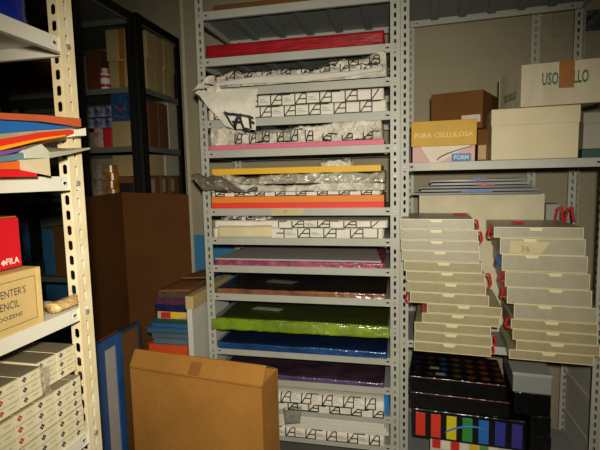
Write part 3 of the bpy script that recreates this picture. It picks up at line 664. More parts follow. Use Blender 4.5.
zz1 = sidebox(164, 72, 174, 95, CB, 'lower beige taped carton at the end of the black rack, farther one', z1s)
sidebox(164, 42, 174, 72, CB, 'upper beige taped carton at the end of the black rack, farther one', zz1+.001)
RBC = cardboard('red_brown_cardboard', '5E3C20')
sidebox(149, 102, 158, 148, RBC, 'tall red brown carton on the middle shelf of the black rack, nearer one', z2s, tape=False)
sidebox(159, 104, 168, 148, RBC, 'tall red brown carton on the middle shelf of the black rack, farther one', z2s, tape=False)
sidebox(169, 105, 179, 150, mat('greyish_white_card', '9A957F', .7), 'greyish white carton at the far end of the middle shelf', z2s, tape=False)
# middle shelf
t, g = inr(112, 121, 133, 146, .05, .2, CB, 'plain beige carton under the blue box on the black rack', z0=z2s)
tb_, _g = inr(111, 93, 133, 121, .05, .2, mat('blue_card_box', '1B4A74', .5, .5, 30, hx2='12304E'), 'blue printed box on the plain beige carton in the black rack', z0=g[3]+.001, name='blue_box')
ub, _, zb0, zt0 = rect(W, 111, 93, 133, 121, BY0+.049)
for dx, dz in ((.02, .03), (.055, .02), (.05, .07), (.085, .075), (.03, .085)):
    MB().box(ub+dx, ub+dx+.025, BY0+.0490, BY0+.0497, zb0+dz, zb0+dz+.009).build('red_print', mat('red_sticker', 'A83030', .5), tb_)
t, g = inr(103, 128, 111.5, 146, .04, .2, mat('crimson_card', 'A81E28', .5), 'crimson box next to the plain beige carton', z0=z2s, name='red_box')
t, g2 = inr(94, 128, 102.5, 146, .04, .2, mat('white_red_card', 'A39C8C', .6, .3, 25, hx2='8A4A42'), 'white and red printed box left of the crimson box', z0=z2s, name='printed_box')
NV = mat('navy_packet_plastic', '1C2350', .35, .6, 24, coat=.6, hx2='8E93A8')
k = 0
for (x0, y0, x1, y1) in ((88, 117, 99, 127.5), (99.5, 117, 110.5, 127.5), (88, 106, 99, 117), (99.5, 106, 110.5, 117)):
    u0, u1, a_, b_ = rect(W, x0, y0, x1, y1, BY0+.05); base_ = max(g[3], g2[3])+.001
    hh_ = b_-a_; zb_ = base_+(0 if k < 2 else hh_+.001)
    pack('navy_packet', ['lower left', 'lower right', 'upper left', 'upper right'][k]+' of four navy and white plastic packets on the black rack', u0, u1, zb_, hh_-.002, BY0+.05, .16, [NV], amp=.002, f=30, seed=k, nu=14, nv=12, cat='packet', group='navy packets in the black rack'); k += 1
# lower shelf
t, g = inr(92, 180, 103, 195, .03, .2, mat('pale_label_card', '8E8674', .7, .3, 30, hx2='5E4A34'), 'small carton with a pale label low in the black rack', z0=z3s)
inr(92, 165, 103, 180, .03, .2, MC['pale_label_card'], 'small carton with a pale label, stacked on its twin', z0=g[3]+.001) if False else inr(92, 165, 103, 180, .03, .2, MC['pale_label_card'], 'small carton with a pale label, stacked on its twin', z0=g[3]+.001)
YR = mat('amber_tape_roll', 'A86E1E', .25, .35, 20, coat=.7, hx2='6E4210')
xa = W.at(111.5, 175, BY0+.1)[0]
t = thing('tape_roll_stack', 'column of amber packing tape rolls standing on end in the black rack', 'tape', (xa, BY0+.1, z3s))
zq = z3s
for q in range(4):
    MB().cyl((xa+.004*(-1)**q, BY0+.1, zq), (xa+.004*(-1)**q, BY0+.1, zq+.052), .048, 24).build('tape_roll', YR, t, bevel=.003); zq += .053
inr(119.5, 183, 134, 196, .03, .2, mat('near_black_card', '17130F', .6), 'black box beside the amber tape rolls', z0=z3s, name='black_box')
t, g = inr(121, 158, 134, 182, .26, .2, CB, 'beige carton with a small green print behind the black box', z0=z3s)
m = MB(); gx, gz = (g[0]+g[1])/2, (g[2]+g[3])/2+.03
m.cyl((gx, BY0+.2585, gz), (gx, BY0+.2598, gz), .022, 16); m.build('print', mat('green_print', '2E5A34', .6), t)
for i, (x0, x1) in enumerate(((150, 160), (161, 169), (170, 179))):
    zz1 = sidebox(x0, 176, x1, 194, CARDD, 'small brown carton with pale label on the low black shelf, %s of three' % ['nearest', 'middle', 'farthest'][i], z3s, tape=False)
    s = Fr((BX-.032, 0, 0), math.pi/2); u0 = s.at(x0, 185)[0]
    MB(s).box(max(u0, BY0+.07)+.02, max(u0, BY0+.07)+.06, -.0012, -.0002, z3s+.02, zz1-.02).build('white_label', mat('dull_label', '8B8676', .6), label='pale paper label on the %s small brown carton at the rack end' % ['nearest', 'middle', 'farthest'][i], cat='label')
sidebox(150, 155, 164, 175, CB, 'beige carton with faint green print lying on the small brown cartons', zz1+.002, tape=False)
sidebox(166, 156, 179, 175, MC['greyish_white_card'], 'greyish white box lying on the small brown cartons', zz1+.002, tape=False)
# boxes glimpsed behind the cream rack
def gl(x0, y0, x1, y1, Y, m, label, zs_, d=.25, **k): return carton(W, x0, y0, x1, y1, Y, d, m, label, z0=zs_, **k)
gl(26, 62, 54, 90, 2.72, CK, 'dark brown carton glimpsed under the top shelf of the cream rack', z1s)
gl(-8, 66, 10, 88, 2.72, RBC, 'dark red brown carton at the extreme left behind the cream rack', z1s)
z4s = BZ[4]+.001
t, g = gl(56, 226, 69, 318, 2.68, CARDD, 'tall brown carton half hidden by the slotted cream post', z4s)
t, g = gl(45, 228, 55, 310, 2.70, mat('blue_file_card', '2C6488', .6, .2, 12), 'tall blue file box behind the pencil carton', z4s, name='file_box')
gl(44, 209, 60, 226, 2.70, mat('dull_white_card', '8C8978', .7), 'dull white box on top of the blue file box', g[3]+.03)if False else None
inr(24, 200, 43, 215, .3, .15, CK, 'brown carton on the low shelf glimpsed left of the black posts', z0=z3s)
inr(2, 196, 24, 215, .3, .15, mat('dull_white_card', '8C8978', .7), 'dull white carton glimpsed at the far left behind the cream rack', z0=z3s)
inr(45, 178, 60, 197, .3, .15, MC['dull_white_card'], 'dull white box glimpsed above the tall blue file box', z0=z3s)

# ================================================================== aisle: folded cardboard, framed boards, carton, binders
pts = []
for (px, py, Y) in ((85, 300, 2.05), (126, 260, 2.45), (191.5, 260, 2.62)): pts.append((W.at(px, py, Y)[0]+.0, Y))
pts[0] = (W.at(85, 200, 2.05)[0], 2.05)
m = MB(); th = .008
for i in range(2):
    (a0, b0), (a1, b1) = pts[i], pts[i+1]; d = Vector((a1-a0, b1-b0, 0)).normalized(); n = Vector((-d.y, d.x, 0))*th
    zt0_, zt1_ = (1.475, 1.489) if i == 0 else (1.489, 1.463)
    m.hexa([(a0, b0, .002), (a1, b1, .002), (a1+n.x, b1+n.y, .002), (a0+n.x, b0+n.y, .002), (a0, b0, zt0_), (a1, b1, zt1_), (a1+n.x, b1+n.y, zt1_), (a0+n.x, b0+n.y, zt0_)])
m.build('folded_cardboard', cardboard('dull_brown_card', '54320E'), label='tall dark brown folded cardboard standing in front of the black rack', cat='cardboard')
# framed boards
BF = mat('blue_frame_paint', '1D4F86', .45, .2, 8); BFD = mat('dark_blue_frame_paint', '1C2F48', .5, .2, 8); GB = mat('grey_board', '9C9C98', .7, .1, 6)
def board(label, X0, y0, y1, z1, fw, mf, mp, th=.02, lean=.0, name='framed_board', fwx=None):
    t = thing(name, label, 'board', (X0, (y0+y1)/2, 0)); s = Fr((X0, 0, 0), math.pi/2)
    m = MB(s); fw_ = fw; m.box(y0, y0+(fwx or fw), 0, th, .002, z1); m.box(y1-fw, y1, 0, th, .002, z1); m.box(y0+fw, y1-fw, 0, th, z1-fw, z1); m.box(y0+fw, y1-fw, 0, th, .002, fw); m.build('frame', mf, t, bevel=.002)
    MB(s).box(y0+fw*.9, y1-fw, .006, th-.003, fw, z1-fw).build('panel', mp, t)
s12 = Fr((-1.20, 0, 0), math.pi/2)
yA, yB = s12.at(100, 390)[0], s12.at(125, 390)[0]; fA = s12.at(107.5, 390)[0]-yA
board('tall narrow grey board with a bright blue frame left of the big carton', -1.20, yA, yB, s12.at(112, 337)[1], s12.at(125, 390)[0]-s12.at(119, 390)[0], BF, GB, fwx=fA)
board('dark blue framed board standing behind the bright blue one', -1.245, yA-.02, 1.93, s12.at(118, 336)[1]-.012, .016, BFD, CARDD)
board('thin red edged board at the back of the leaning boards', -1.275, yA-.06, yA+.25, s12.at(97, 350)[1]-.01, .012, mat('red_edge', 'B5301E', .5), GB, th=.012)
# big carton
C1 = Vector((-1.165, 1.707, 0)); C2 = Vector((-.531, 1.62, 0)); wC = (C2-C1).length; aC = math.atan2(C2.y-C1.y, C2.x-C1.x)
FC = Fr(C1, aC); hC, dC = .741, .17
t = thing('big_cardboard_carton', 'large upright brown cardboard carton with raised taped flap in front of the centre rack', 'box', wl(FC, wC/2, dC/2, 0))
m = MB(FC); k_ = .0
m.box(0, wC, 0, .005, .002, hC); m.box(0, wC, dC-.005, dC, .002, hC); m.box(0, .005, .005, dC-.005, .002, hC); m.box(wC-.005, wC, .005, dC-.005, .002, hC); m.box(.005, wC-.005, .005, dC-.005, .002, .008)
CART = cardboard('warm_brown_cardboard', 'A27030'); INN = mat('grey_inner_card', '8E8672', .8)
m.build('body', CART, t, bevel=.002)
m = MB(FC); m.hexa([(.0, .001, hC+.001), (wC+.006, .001, hC+.001), (wC+.006, .007, hC+.001), (.0, .007, hC+.001), (-.004, .045, hC+.060), (wC+.004, .045, hC+.064), (wC+.004, .051, hC+.064), (-.004, .051, hC+.060)]); m.build('front_flap', CART, t)
m = MB(FC); m.hexa([(.0, .053, hC+.055), (wC, .053, hC+.058), (wC, .058, hC+.058), (.0, .058, hC+.055), (.0, dC-.006, hC+.001), (wC, dC-.006, hC+.001), (wC, dC-.001, hC+.001), (.0, dC-.001, hC+.001)]); m.build('back_flap', INN, t)
m = MB(FC); m.box(.0, wC, -.002, 0, hC-.010, hC-.004); m.build('crease', cardboard('crease_cardboard', '8E5E28'), t)
def flp(u, q, off=-.0015): return (u, .001+.044*q+off, hC+.001+.060*q)
m = MB(FC); m.add([flp(.30, 0), flp(.355, 0), flp(.355, .75), flp(.30, .75)], [(0, 1, 2, 3)]); m.build('tape', mat('faint_tape', '8A5A2C', .4, .1), t, solid=.001)
# support carton and binder pile
XB0, XB1 = W.at(140, 335, 2.12)[0], W.at(186, 335, 2.12)[0]
zc = W.at(165, 353.5, 2.12)[1]
MBt = thing('cardboard_box', 'brown carton mostly hidden under the pile of binders', 'box', ((XB0+XB1)/2, 2.26, 0)); MB().box(XB0, XB1, 2.12, 2.42, .002, zc-.001).build('body', CARDD, MBt, bevel=.003)
pile = [('orange_binder', 'orange plastic binder at the bottom of the pile left of the white board', 147, 187, 353, 341, 'D04A1E'),
        ('grey_binder', 'grey blue binder second from the bottom of the pile', 152, 187, 341, 334, '5D6A74'),
        ('grey_binder', 'blue grey binder third from the bottom, slightly wider', 150, 187, 334, 328, '50626E'),
        ('blue_binder', 'muted blue binder jutting left in the pile', 145, 187, 328, 322, '3E5C72'),
        ('blue_binder', 'blue binder under the green folder', 150, 187, 322, 316, '255C86'),
        ('green_folder', 'dark green folder with a bright red and yellow magazine on it', 152, 187, 316, 310, '2A4A38')]
zp = zc
for i, (n, l, x0, x1, yb, yt, hx) in enumerate(pile):
    a = W.at(x0, (yb+yt)/2, 2.10)[0]; b = W.at(x1, (yb+yt)/2, 2.10)[0]; h_ = (yb-yt)/211.
    t = thing(n, l, 'binder', ((a+b)/2, 2.24, zp)); mm = fm(n+str(i), hx)
    m = MB(); m.box(a, b, 2.10, 2.36, zp, zp+.003); m.box(a, b, 2.10, 2.36, zp+h_-.0035, zp+h_-.0005); m.box(b-.003, b, 2.10, 2.36, zp+.003, zp+h_-.0035); m.build('cover', mm, t, bevel=.001)
    MB().box(a+.006, b-.004, 2.108, 2.35, zp+.004, zp+h_-.0045).build('pages', mm, t)
    zp += h_
zm0 = zp
mags = [('magazine', 'magazine with red and yellow cover sticking out of the pile', 158, 187, 'C6B48A'), ('magazine', 'dark blue patterned magazine above the red and yellow one', 156, 187, '1E2350'), ('magazine', 'purple patterned magazine near the top of the pile', 157, 187, '5A3348'), ('magazine', 'dull brown magazine directly under the thin brown boards', 160, 188, '5B4A38')]
for i, (n, l, x0, x1, hx) in enumerate(mags):
    a = W.at(x0, 305, 2.10)[0]; b = W.at(x1, 305, 2.10)[0]; h_ = (W.at(180, 291, 2.08)[1]-zm0)/4
    t = thing(n, l, 'magazine', ((a+b)/2, 2.24, zp)); m = MB(); m.box(a, b, 2.09, 2.36, zp, zp+h_-.0005)
    mm = mat('magazine_cover_%d' % i, hx, .4, .5, 30, coat=.3)
    if i == 0:
        m.add([(a+.02, 2.0892, zp+.002), (a+.075, 2.0892, zp+.003), (a+.075, 2.0892, zp+h_-.002), (a+.02, 2.0892, zp+h_-.005)], [(0, 1, 2, 3)], 1)
        m.add([(a+.075, 2.0892, zp+.002), (b-.004, 2.0892, zp+.012), (b-.004, 2.0892, zp+h_-.001), (a+.075, 2.0892, zp+h_-.003)], [(0, 1, 2, 3)], 2)
    m.build('cover', [mm, fm('magazine_red', 'C42420'), fm('magazine_yellow', 'DDB422')], t); zp += h_
for i, (x0, x1, y_, Y, l) in enumerate(((161, 204, 286, 2.05, 'thin brown board on top of the magazine pile, nearer one'), (182, 212, 280, 2.3, 'thin brown board farther back above the pile, behind the nearer one'))):
    a, b = W.at(x0, y_, Y)[0], W.at(x1, y_, Y)[0]
    a = max(a, -1.46); b = min(b, -1.045)
    m = MB(); m.hexa([(a, Y, zp+.001), (b, Y+.03, zp+.001), (b-.01, Y+.24, zp+.001), (a+.02, Y+.21, zp+.001), (a, Y, zp+.009), (b, Y+.03, zp+.009), (b-.01, Y+.24, zp+.009), (a+.02, Y+.21, zp+.009)])
    m.build('brown_board', cardboard('brown_fibreboard', '7A4E26'), label=l, cat='board'); zp += .012
# white thick board next to the pile
t = thing('white_foam_board', 'thick white board with beige capped top edge standing against the centre rack', 'board', (-1.10, 2.3, 0))
xa_ = W.at(187.5, 325, 2.09)[0]; zt_ = W.at(190, 309, 2.09)[1]
MB().box(xa_, xa_+.028, 2.09, 2.60, .002, zt_).build('panel', mat('white_board', 'C4C2B6', .6, .06), t, bevel=.002)
MB().box(xa_-.003, xa_+.042, 2.082, 2.61, zt_+.001, zt_+.068).build('cap', mat('beige_cap', 'B59F66', .6, .15), t, bevel=.003)

# ================================================================== right rack contents
# ---- translucent cases
CASE = mat('cream_translucent_plastic', '978D69', .4, .12, 30, .08, 70); CASEW = mat('grey_translucent_plastic', '9C967E', .4, .10, 30, .08, 70)
RIM = mat('pale_case_rim', 'D0C69C', .4, .05); CL = mat('red_plastic_clip', 'B81C26', .4, .1); CLB = mat('blue_plastic_clip', '1D4F9A', .4, .1)
CV, CD = -.14, .35
def case(u0, u1, z0, h, label, m, tab, group, hang=0, dv=0, du=0):
    v0 = CV+dv
    t = thing('plastic_case', label, 'case', wl(RR, (u0+u1)/2, v0+CD/2, z0), group)
    MB(RR).box(u0+.002, u1-.002, v0+.0015, v0+CD, z0+.0005, z0+h-.0005).build('shell', m, t, bevel=.003)
    b = .0028; q = MB(RR)    # raised rim round the front wall
    q.box(u0, u1, v0, v0+.004, z0+h-b-.0005, z0+h-.0005); q.box(u0, u1, v0, v0+.004, z0+.0005, z0+b+.0005); q.box(u0, u0+b, v0, v0+.004, z0+b, z0+h-b); q.box(u1-b, u1, v0, v0+.004, z0+b, z0+h-b); q.build('rim', RIM, t)
    c = u0+(u1-u0)*tab; q = MB(RR); tz = z0+h-.016
    q.hexa([(c-.022, v0-.0035, tz), (c+.022, v0-.0035, tz), (c+.022, v0, tz), (c-.022, v0, tz), (c-.030, v0-.0035, z0+h-.0005), (c+.030, v0-.0035, z0+h-.0005), (c+.030, v0, z0+h-.0005), (c-.030, v0, z0+h-.0005)]); q.build('latch_tab', RIM, t, bevel=.001)
    return t
def handle(t, u, v, z, up=True, m=CL, s=1, side=1):
    """red carrying loop of a case, bent from round rod"""
    q = MB(RR); r = .0052; a = [(u, v, z), (u+side*.018*s, v-.004, z+.004), (u+side*.024*s, v-.004, z-.03*s), (u+side*.016*s, v-.002, z-.045*s), (u, v, z-.042*s)]
    for p, w_ in zip(a, a[1:]): q.cyl(p, w_, r, 8)
    return q.build('carrying_loop', m, t)
# (x left, x right, y top, y bottom) of every front as measured; rows run from the shelf upwards
LST = [(400, 474, 217.3, 227), (400.5, 478, 228, 238.3), (401, 479, 239.5, 249.3), (402, 479.5, 250.5, 260.8), (404, 482, 261.5, 271), (406, 485, 271.5, 281.5), (407.5, 486, 282.5, 292.5), (410, 489, 293, 303.5), (427, 502, 305, 314), (422, 500, 314.5, 324), (414.5, 491, 325, 334), (414.5, 492, 335, 345), (414, 491, 346, 355.5)]
RST = [(494, 584, 226, 236), (500, 585.5, 237.5, 253), (502, 588, 254.5, 270.5), (505, 590, 271.5, 286.5), (507, 592, 288, 304), (514, 598, 305, 319.5), (511, 598, 320, 329.5), (512.5, 598, 330.5, 340.5), (516, 600, 341.5, 351), (509, 594, 352, 361)]
def stack(lst, which, ztop, mats):
    n = len(lst); hs = [b[3]-b[2]+.9 for b in lst]; tot = sum(hs); k = (ztop-TZ[2]-.001)/tot; z = TZ[2]+.001; tops = []
    for i in range(n-1, -1, -1):
        x0, x1, y0, y1 = lst[i]; h = hs[i]*k; ym = (y0+y1)/2
        u0, u1 = RR.at(x0, ym, CV)[0], RR.at(x1, ym, CV)[0]
        if i == 0: place = 'topmost'
        elif i == n-1: place = 'lowest'
        else: place = ORD[i]+' from the top'
        tab = [.5, .47, .47, .5, .52, .53, .56, .5, .5, .47, .5, .48, .47][i] if which == 'left' else [.48, .36, .36, .6, .58, .38, .48, .48, .5, .48][i]
        t = case(u0, u1, z, h-.0004, 'translucent plastic case, %s in the %s stack on the right rack' % (place, which), mats(i), tab, '%s stack of translucent plastic cases' % which, dv=rnd.uniform(-.003, .003) if n else 0)
        tops.append((i, t, u0, u1, z, h)); z += h
    return {a[0]: a for a in tops}, z
TL, zl = stack(LST, 'left', 1.352, lambda i: CASE if i > 3 else CASEW)
TR, zr = stack(RST, 'right', 1.318, lambda i: CASE if i > 5 else CASEW)
for i, ln, dz in ((0, 1, 0), (1, 1, -.005), (5, 1.4, 0), (11, 1, 0), (12, .8, 0)):
    _, t, u0, u1, z, h = TL[i]; handle(t, u1-.002, CV+.05, z+h*.7+dz, s=ln)
for i in (7, 8): _, t, u0, u1, z, h = TL[i]; handle(t, u0+.002, CV+.05, z+h*.6, side=-1)
for i, m_ in ((0, CL), (2, CLB), (3, CL), (4, CL), (6, CL)):
    _, t, u0, u1, z, h = TR[i]; handle(t, u0+.002, CV+.03, z+h*.8, m=m_, side=-1, s=.9)
def toploop(t, u, v, z, m=CL):
    q = MB(RR); a = [(u, v, z+.004), (u+.006, v+.02, z+.005), (u+.03, v+.03, z+.005), (u+.06, v+.02, z+.005), (u+.058, v+.005, z+.004), (u+.02, v+.0, z+.004)]
    for p, w_ in zip(a, a[1:]): q.cyl(p, w_, .0035, 8)
    q.build('carrying_loop', m, t)
toploop(TL[0][1], .24, CV+.20, zl); toploop(TR[0][1], .49, CV+.12, zr)
# tape with a handwritten number on the second case
_, t, u0, u1, z, h = TR[1]; q = MB(RR); v0 = CV-.005
q.add([(u0+.04, v0, z+.006), (u0+.165, v0, z+.006), (u0+.20, v0, z+h-.014), (u0+.04, v0, z+h-.012)], [(0, 1, 2, 3)]); q.text('36', (u0+.085, v0, z+.014), (1, 0, 0), (0, 0, 1), .026, 1)
q.build('number_tape', [TAPEC, mat('faded_brown_ink', '8A6E42', .6)], t, solid=.0006)
q = MB(RR)
# tall white box behind, folders on it
t, g = pxbox(RR, 419, 194, 545, 207, .225, .15, 'white_cardboard_box', mat('dull_white_box_card', 'C4BA9A', .75, .15, 9), 'long white cardboard box standing behind the two stacks of cases', 'box', z0=TZ[2]+.001)
FO = [('5D5D5C', 'grey'), ('6A6A66', 'pale grey'), ('4A4B4E', 'dark grey'), ('75746E', 'light grey'), ('55575A', 'slate grey')]
zf = g[3]+.0005
for i, (hx, nm) in enumerate(FO):
    a, b = RR.at(410+i*5+(i % 2)*6, 190, .18)[0], RR.at(541-i*4, 190, .18)[0]; a = max(a, .03)
    m = MB(RR); m.hexa([(a, .17+.004*i, zf), (b, .17, zf), (b-.02, .36, zf), (a+.02, .36, zf), (a, .17+.004*i, zf+.009), (b, .17, zf+.012), (b-.02, .36, zf+.014), (a+.02, .36, zf+.008)])
    m.build('grey_folder', fm('folder_grey_%d' % i, hx), label='%s folder, %s of the five lying on the long white box' % (nm, ['lowest', 'second lowest', 'middle', 'second highest', 'highest'][i]), cat='folder'); zf += .0165
def fold_clip(px, py, wpx, hx, label):
    u, z_ = RR.at(px, py, .16); L = wpx/200; m = MB(RR); m.box(u, u+L, .155, .168, z_-.004, z_+.004); m.box(u+L*.3, u+L*.55, .15, .168, z_-.007, z_+.007); m.build('binder_clasp', fm('clasp_'+hx, hx), label=label, cat='clasp', bevel=.001)
fold_clip(461, 191.5, 30, '1E55A8', 'blue plastic clasp at the front edge of the grey folders'); fold_clip(476, 184.5, 18, 'B02830', 'red plastic clasp at the front edge of the grey folders')
fold_clip(472, 179, 14, '2A5C94', 'small blue clasp above the red one on the folders')
pxbox(RR, 546, 204, 560, 214, .24, .1, 'small_grey_box', mat('small_grey_card', '8A8878', .6), 'small grey box right of the long white box', 'box', z0=TZ[2]+.001)
# red loops at right behind the right stack
q = MB(RR)
for du in (0, .045):
    a = [(.72+du, .19, 1.31), (.725+du, .17, 1.375), (.745+du, .17, 1.385), (.755+du, .18, 1.31)]
    for p, w_ in zip(a, a[1:]): q.cyl(p, w_, .006, 8)
m = MB(RR).box(.70, .80, .235, .355, TZ[2]+.001, 1.312); m.build('plastic_case', CASEW, label='translucent case standing upright behind the right stack', cat='case', bevel=.003)
q.build('red_carrying_loop', CL, label='pair of red plastic loops standing up behind the right stack', cat='handle')

# ---- upper shelf boxes
z0 = TZ[1]+.001
t, g = pxbox(RR, 412.5, 146, 475, 162, .02, .26, 'pink_cardboard_box', mat('pink_box_card', 'C39A92', .6, .1, 8), 'pink and white box with bright yellow lid on the upper right shelf', 'box', z0=z0, bevel=.002)
u0, u1, a, b = g; v0 = .02
yl = MB(RR).box(u0-.006, u1+.006, v0-.004, v0+.266, b+.0005, RR.at(443, 120.5, .02)[1], 0); zt_ = RR.at(443, 120.5, .02)[1]
WP = mat('faded_white_print', 'DBC47E', .6); 
yl.text('PURA CELLULOSA', (u0+.010, v0-.004, b+(zt_-b)*.34), (1, 0, 0), (0, 0, 1), .024, 1, width=(u1-u0)*.93, bold=.01)
yl.build('lid', [mat('mustard_yellow_card', 'BC920A', .6, .1, 7), WP], t, bevel=.002, label='mustard yellow lid lettered in pale print')
q = MB(RR); q.add([(u0+.035, v0-.0012, b), (u0+.08, v0-.0012, a), (u0+.13, v0-.0012, a), (u1-.02, v0-.0012, b)], [(0, 1, 2, 3)], 0)
for p, w_ in zip([(u0+.035, b), (u0+.08, a+.004)], [(u0+.08, a+.004)]): q.add([(p[0]-.001, v0-.0018, p[1]), (p[0]+.001, v0-.0018, p[1]), (w_[0]+.001, v0-.0018, w_[1]), (w_[0]-.001, v0-.0018, w_[1])], [(0, 1, 2, 3)], 1)
pv = None
for i in range(13):
    s = i/12; p = (u0+.115+(u1-u0-.125)*s, a+(b-a)*(.12+.82*s**.6)); h_ = .004*(1-.6*s)
    if pv: q.add([(pv[0], v0-.0018, pv[1]-pv[2]), (p[0], v0-.0018, p[1]-h_), (p[0], v0-.0018, p[1]+h_), (pv[0], v0-.0018, pv[1]+pv[2])], [(0, 1, 2, 3)], 1)
    pv = (p[0], p[1], h_)
bx0, bx1, bz0, bz1 = u1-.105, u1-.018, a+.002, a+.038
q.add([(bx0, v0-.0022, bz0), (bx1, v0-.0022, bz0), (bx1, v0-.0022, bz1), (bx0, v0-.0022, bz1)], [(0, 1, 2, 3)], 2); q.text('FORM', (bx0+.010, v0-.0024, bz0+.007), (1, 0, 0), (0, 0, 1), .022, 3, width=.067, bold=.03)
q.build('printed_front', [mat('pale_print', 'CFC2A8', .6, .1), mat('dark_blue_line', '27304A', .6), mat('print_blue', '1F6FA0', .6), mat('pale_blue_print', 'B8CCD0', .6)], t)
# brown cartons
t, g = carton(RR, 477.5, 129, 492, 160, .13, .2, CARDD, 'small brown carton between the yellow lidded box and the white box', z0=z0)
MB(RR).box(g[0]+.004, g[0]+.04, .1288, .1298, g[2]+.01, g[2]+.08).build('label', mat('pale_orange_label', 'B08E5E', .6), t)
zc_ = RR.at(465, 124, .13)[1]
u0, _ = RR.at(431, 108, .13); u1, _ = RR.at(484, 108, .13)
t = thing('cardboard_box', 'dark brown carton with a white label lying on the small carton behind the yellow lid', 'box', wl(RR, .3, .25, g[3]+.002))
zt2 = RR.at(455, 93, .13)[1]; zb2 = max(g[3]+.002, z0)
q = MB(RR); q.hexa([(u0, .13, zb2), (u1-.01, .08, zb2), (u1+.095, .38, zb2), (u0+.10, .43, zb2), (u0, .13, zt2), (u1-.01, .08, zt2), (u1+.095, .38, zt2), (u0+.10, .43, zt2)]); q.build('body', cardboard('chestnut_cardboard', '68421C'), t, bevel=.003)
MB(RR).hexa([(u0+(u1-u0)*p_, .130-.0545*p_+o_, zq_) for zq_ in (zb2+.03, zb2+.065) for p_, o_ in ((.58, -.001), (.92, -.001), (.92, 0), (.58, 0))]).build('white_label', mat('cream_label', 'B8AE92', .6, .1, 60), t)
MB(RR).box(u0+.02, u1-.06, .15, .33, z0, zb2-.001).build('hidden_box', CARDL, label='tan box just visible beneath the dark brown carton', cat='box')
# white lidded box
t, g = pxbox(RR, 491, 107, 580, 160, -.03, .30, 'white_lidded_box', mat('warm_white_card', 'C9BD98', .65, .07, 7), 'large plain white box with a shallow lid, under the lettered box', 'box', z0=z0, lid=.075, bevel=.003)
zl_ = g[3]+.001
# USO BOLLO box
GN = mat('green_print_ink', '145A34', .6); UB = mat('off_white_corrugated', 'BDB294', .8, .16, 5, .25, 24, stretch=(3, 3, .3))
A = Vector((RR.at(521, 90, -.045)[0], -.045)); B = Vector((A.x+.322, -.065)); D = Vector((RR.at(499, 95, .22)[0], .22))
C_ = B+(D-A); z1_ = RR.at(540, 64, -.04)[1]
t = thing('lettered_cardboard_box', 'open white box with green lettering and brown tape atop the white lidded box', 'box', wl(RR, .65, .1, zl_))
q = MB(RR); th = .006
def wallq(p, r, zlo, zhi):
    d = (r-p).normalized(); n = Vector((-d.y, d.x))*th; q.hexa([(p.x, p.y, zlo), (r.x, r.y, zlo), (r.x+n.x, r.y+n.y, zlo), (p.x+n.x, p.y+n.y, zlo), (p.x, p.y, zhi), (r.x, r.y, zhi), (r.x+n.x, r.y+n.y, zhi), (p.x+n.x, p.y+n.y, zhi)])
wallq(A, B, zl_, z1_); wallq(B, C_, zl_, z1_); wallq(C_, D, zl_, z1_); wallq(D, A, zl_, z1_)
q.add([(A.x, A.y, zl_), (B.x, B.y, zl_), (C_.x, C_.y, zl_), (D.x, D.y, zl_)], [(0, 1, 2, 3)])
d1 = (B-A).normalized(); n1 = Vector((d1.y, -d1.x)); 
p0 = A+d1*.082; q.text('USO BOLLO', (p0.x+n1.x*.0008, p0.y+n1.y*.0008, zl_+(z1_-zl_)*.47), (d1.x, d1.y, 0), (0, 0, 1), .055, 1, width=.176, bold=.025)
d2 = (A-D).normalized(); p0 = D+d2*.08; n2 = Vector((d2.y, -d2.x))
q.text('USO BOLLO', (p0.x+n2.x*.0008, p0.y+n2.y*.0008, zl_+.045), (d2.x, d2.y, 0), (0, 0, 1), .036, 1, width=.14, bold=.025)
q.build('box_walls', [UB, GN], t)
q = MB(RR); p0 = A+d1*.146+n1*.004; p1 = A+d1*.204+n1*.004
q.add([(p0.x, p0.y, zl_+.07), (p1.x, p1.y, zl_+.068), (p1.x, p1.y, z1_+.001), (p0.x, p0.y, z1_+.001)], [(0, 1, 2, 3)]); q.build('brown_tape', TAPE, t, solid=.001)
def UT(u, v):  # ragged brown paper edge standing up out of the box
    p = Vector((A.x+.01+u*.29, A.y+.05-u*.02+v*.09, z1_-.012+.022*math.sin(math.pi*v)*(math.exp(-((u-.16)/.12)**2)+1.1*math.exp(-((u-.46)/.07)**2)))); return p+wrinkle(p, .006, 30, 4)
MB(RR).grid(UT, 40, 10).build('paper_filling', mat('brown_packing_paper', '5E4022', .8, .4, 20), t, smooth=True)
# things further right on the upper shelf, behind the corner post
pxbox(RR, 583, 112, 604, 149, .06, .2, 'grey_lidded_box', mat('grey_white_card', '9A9684', .7, .1), 'greyish lidded box at the right edge beside the white lidded box', 'box', z0=z0+.041, lid=.05)
pxbox(RR, 582, 149, 604, 158, .05, .22, 'green_box', mat('dark_green_card', '1C4A38', .6), 'flat dark green box under the greyish lidded box at the right edge', 'box', z0=z0, z1=z0+.039, bevel=.002)
pxbox(RR, 401, 137, 411, 156, .20, .12, 'grey_folded_bag', mat('grey_cloth', '5F5E57', .8, .2), 'dull grey bundle squeezed behind the left post next to the yellow lidded box', 'bundle', z0=z0)
MB(RR).box(RR.at(431, 0, 0)[0]-.0, RR.at(448.5, 166, 0)[0], -.0030, -.0005, TZ[1]-.034, TZ[1]-.008).build('shelf_label', [mat('shelf_label_paper', 'C6BE9E', .6, .15, 90)], label='small paper label stuck on the front edge of the upper right shelf', cat='label')

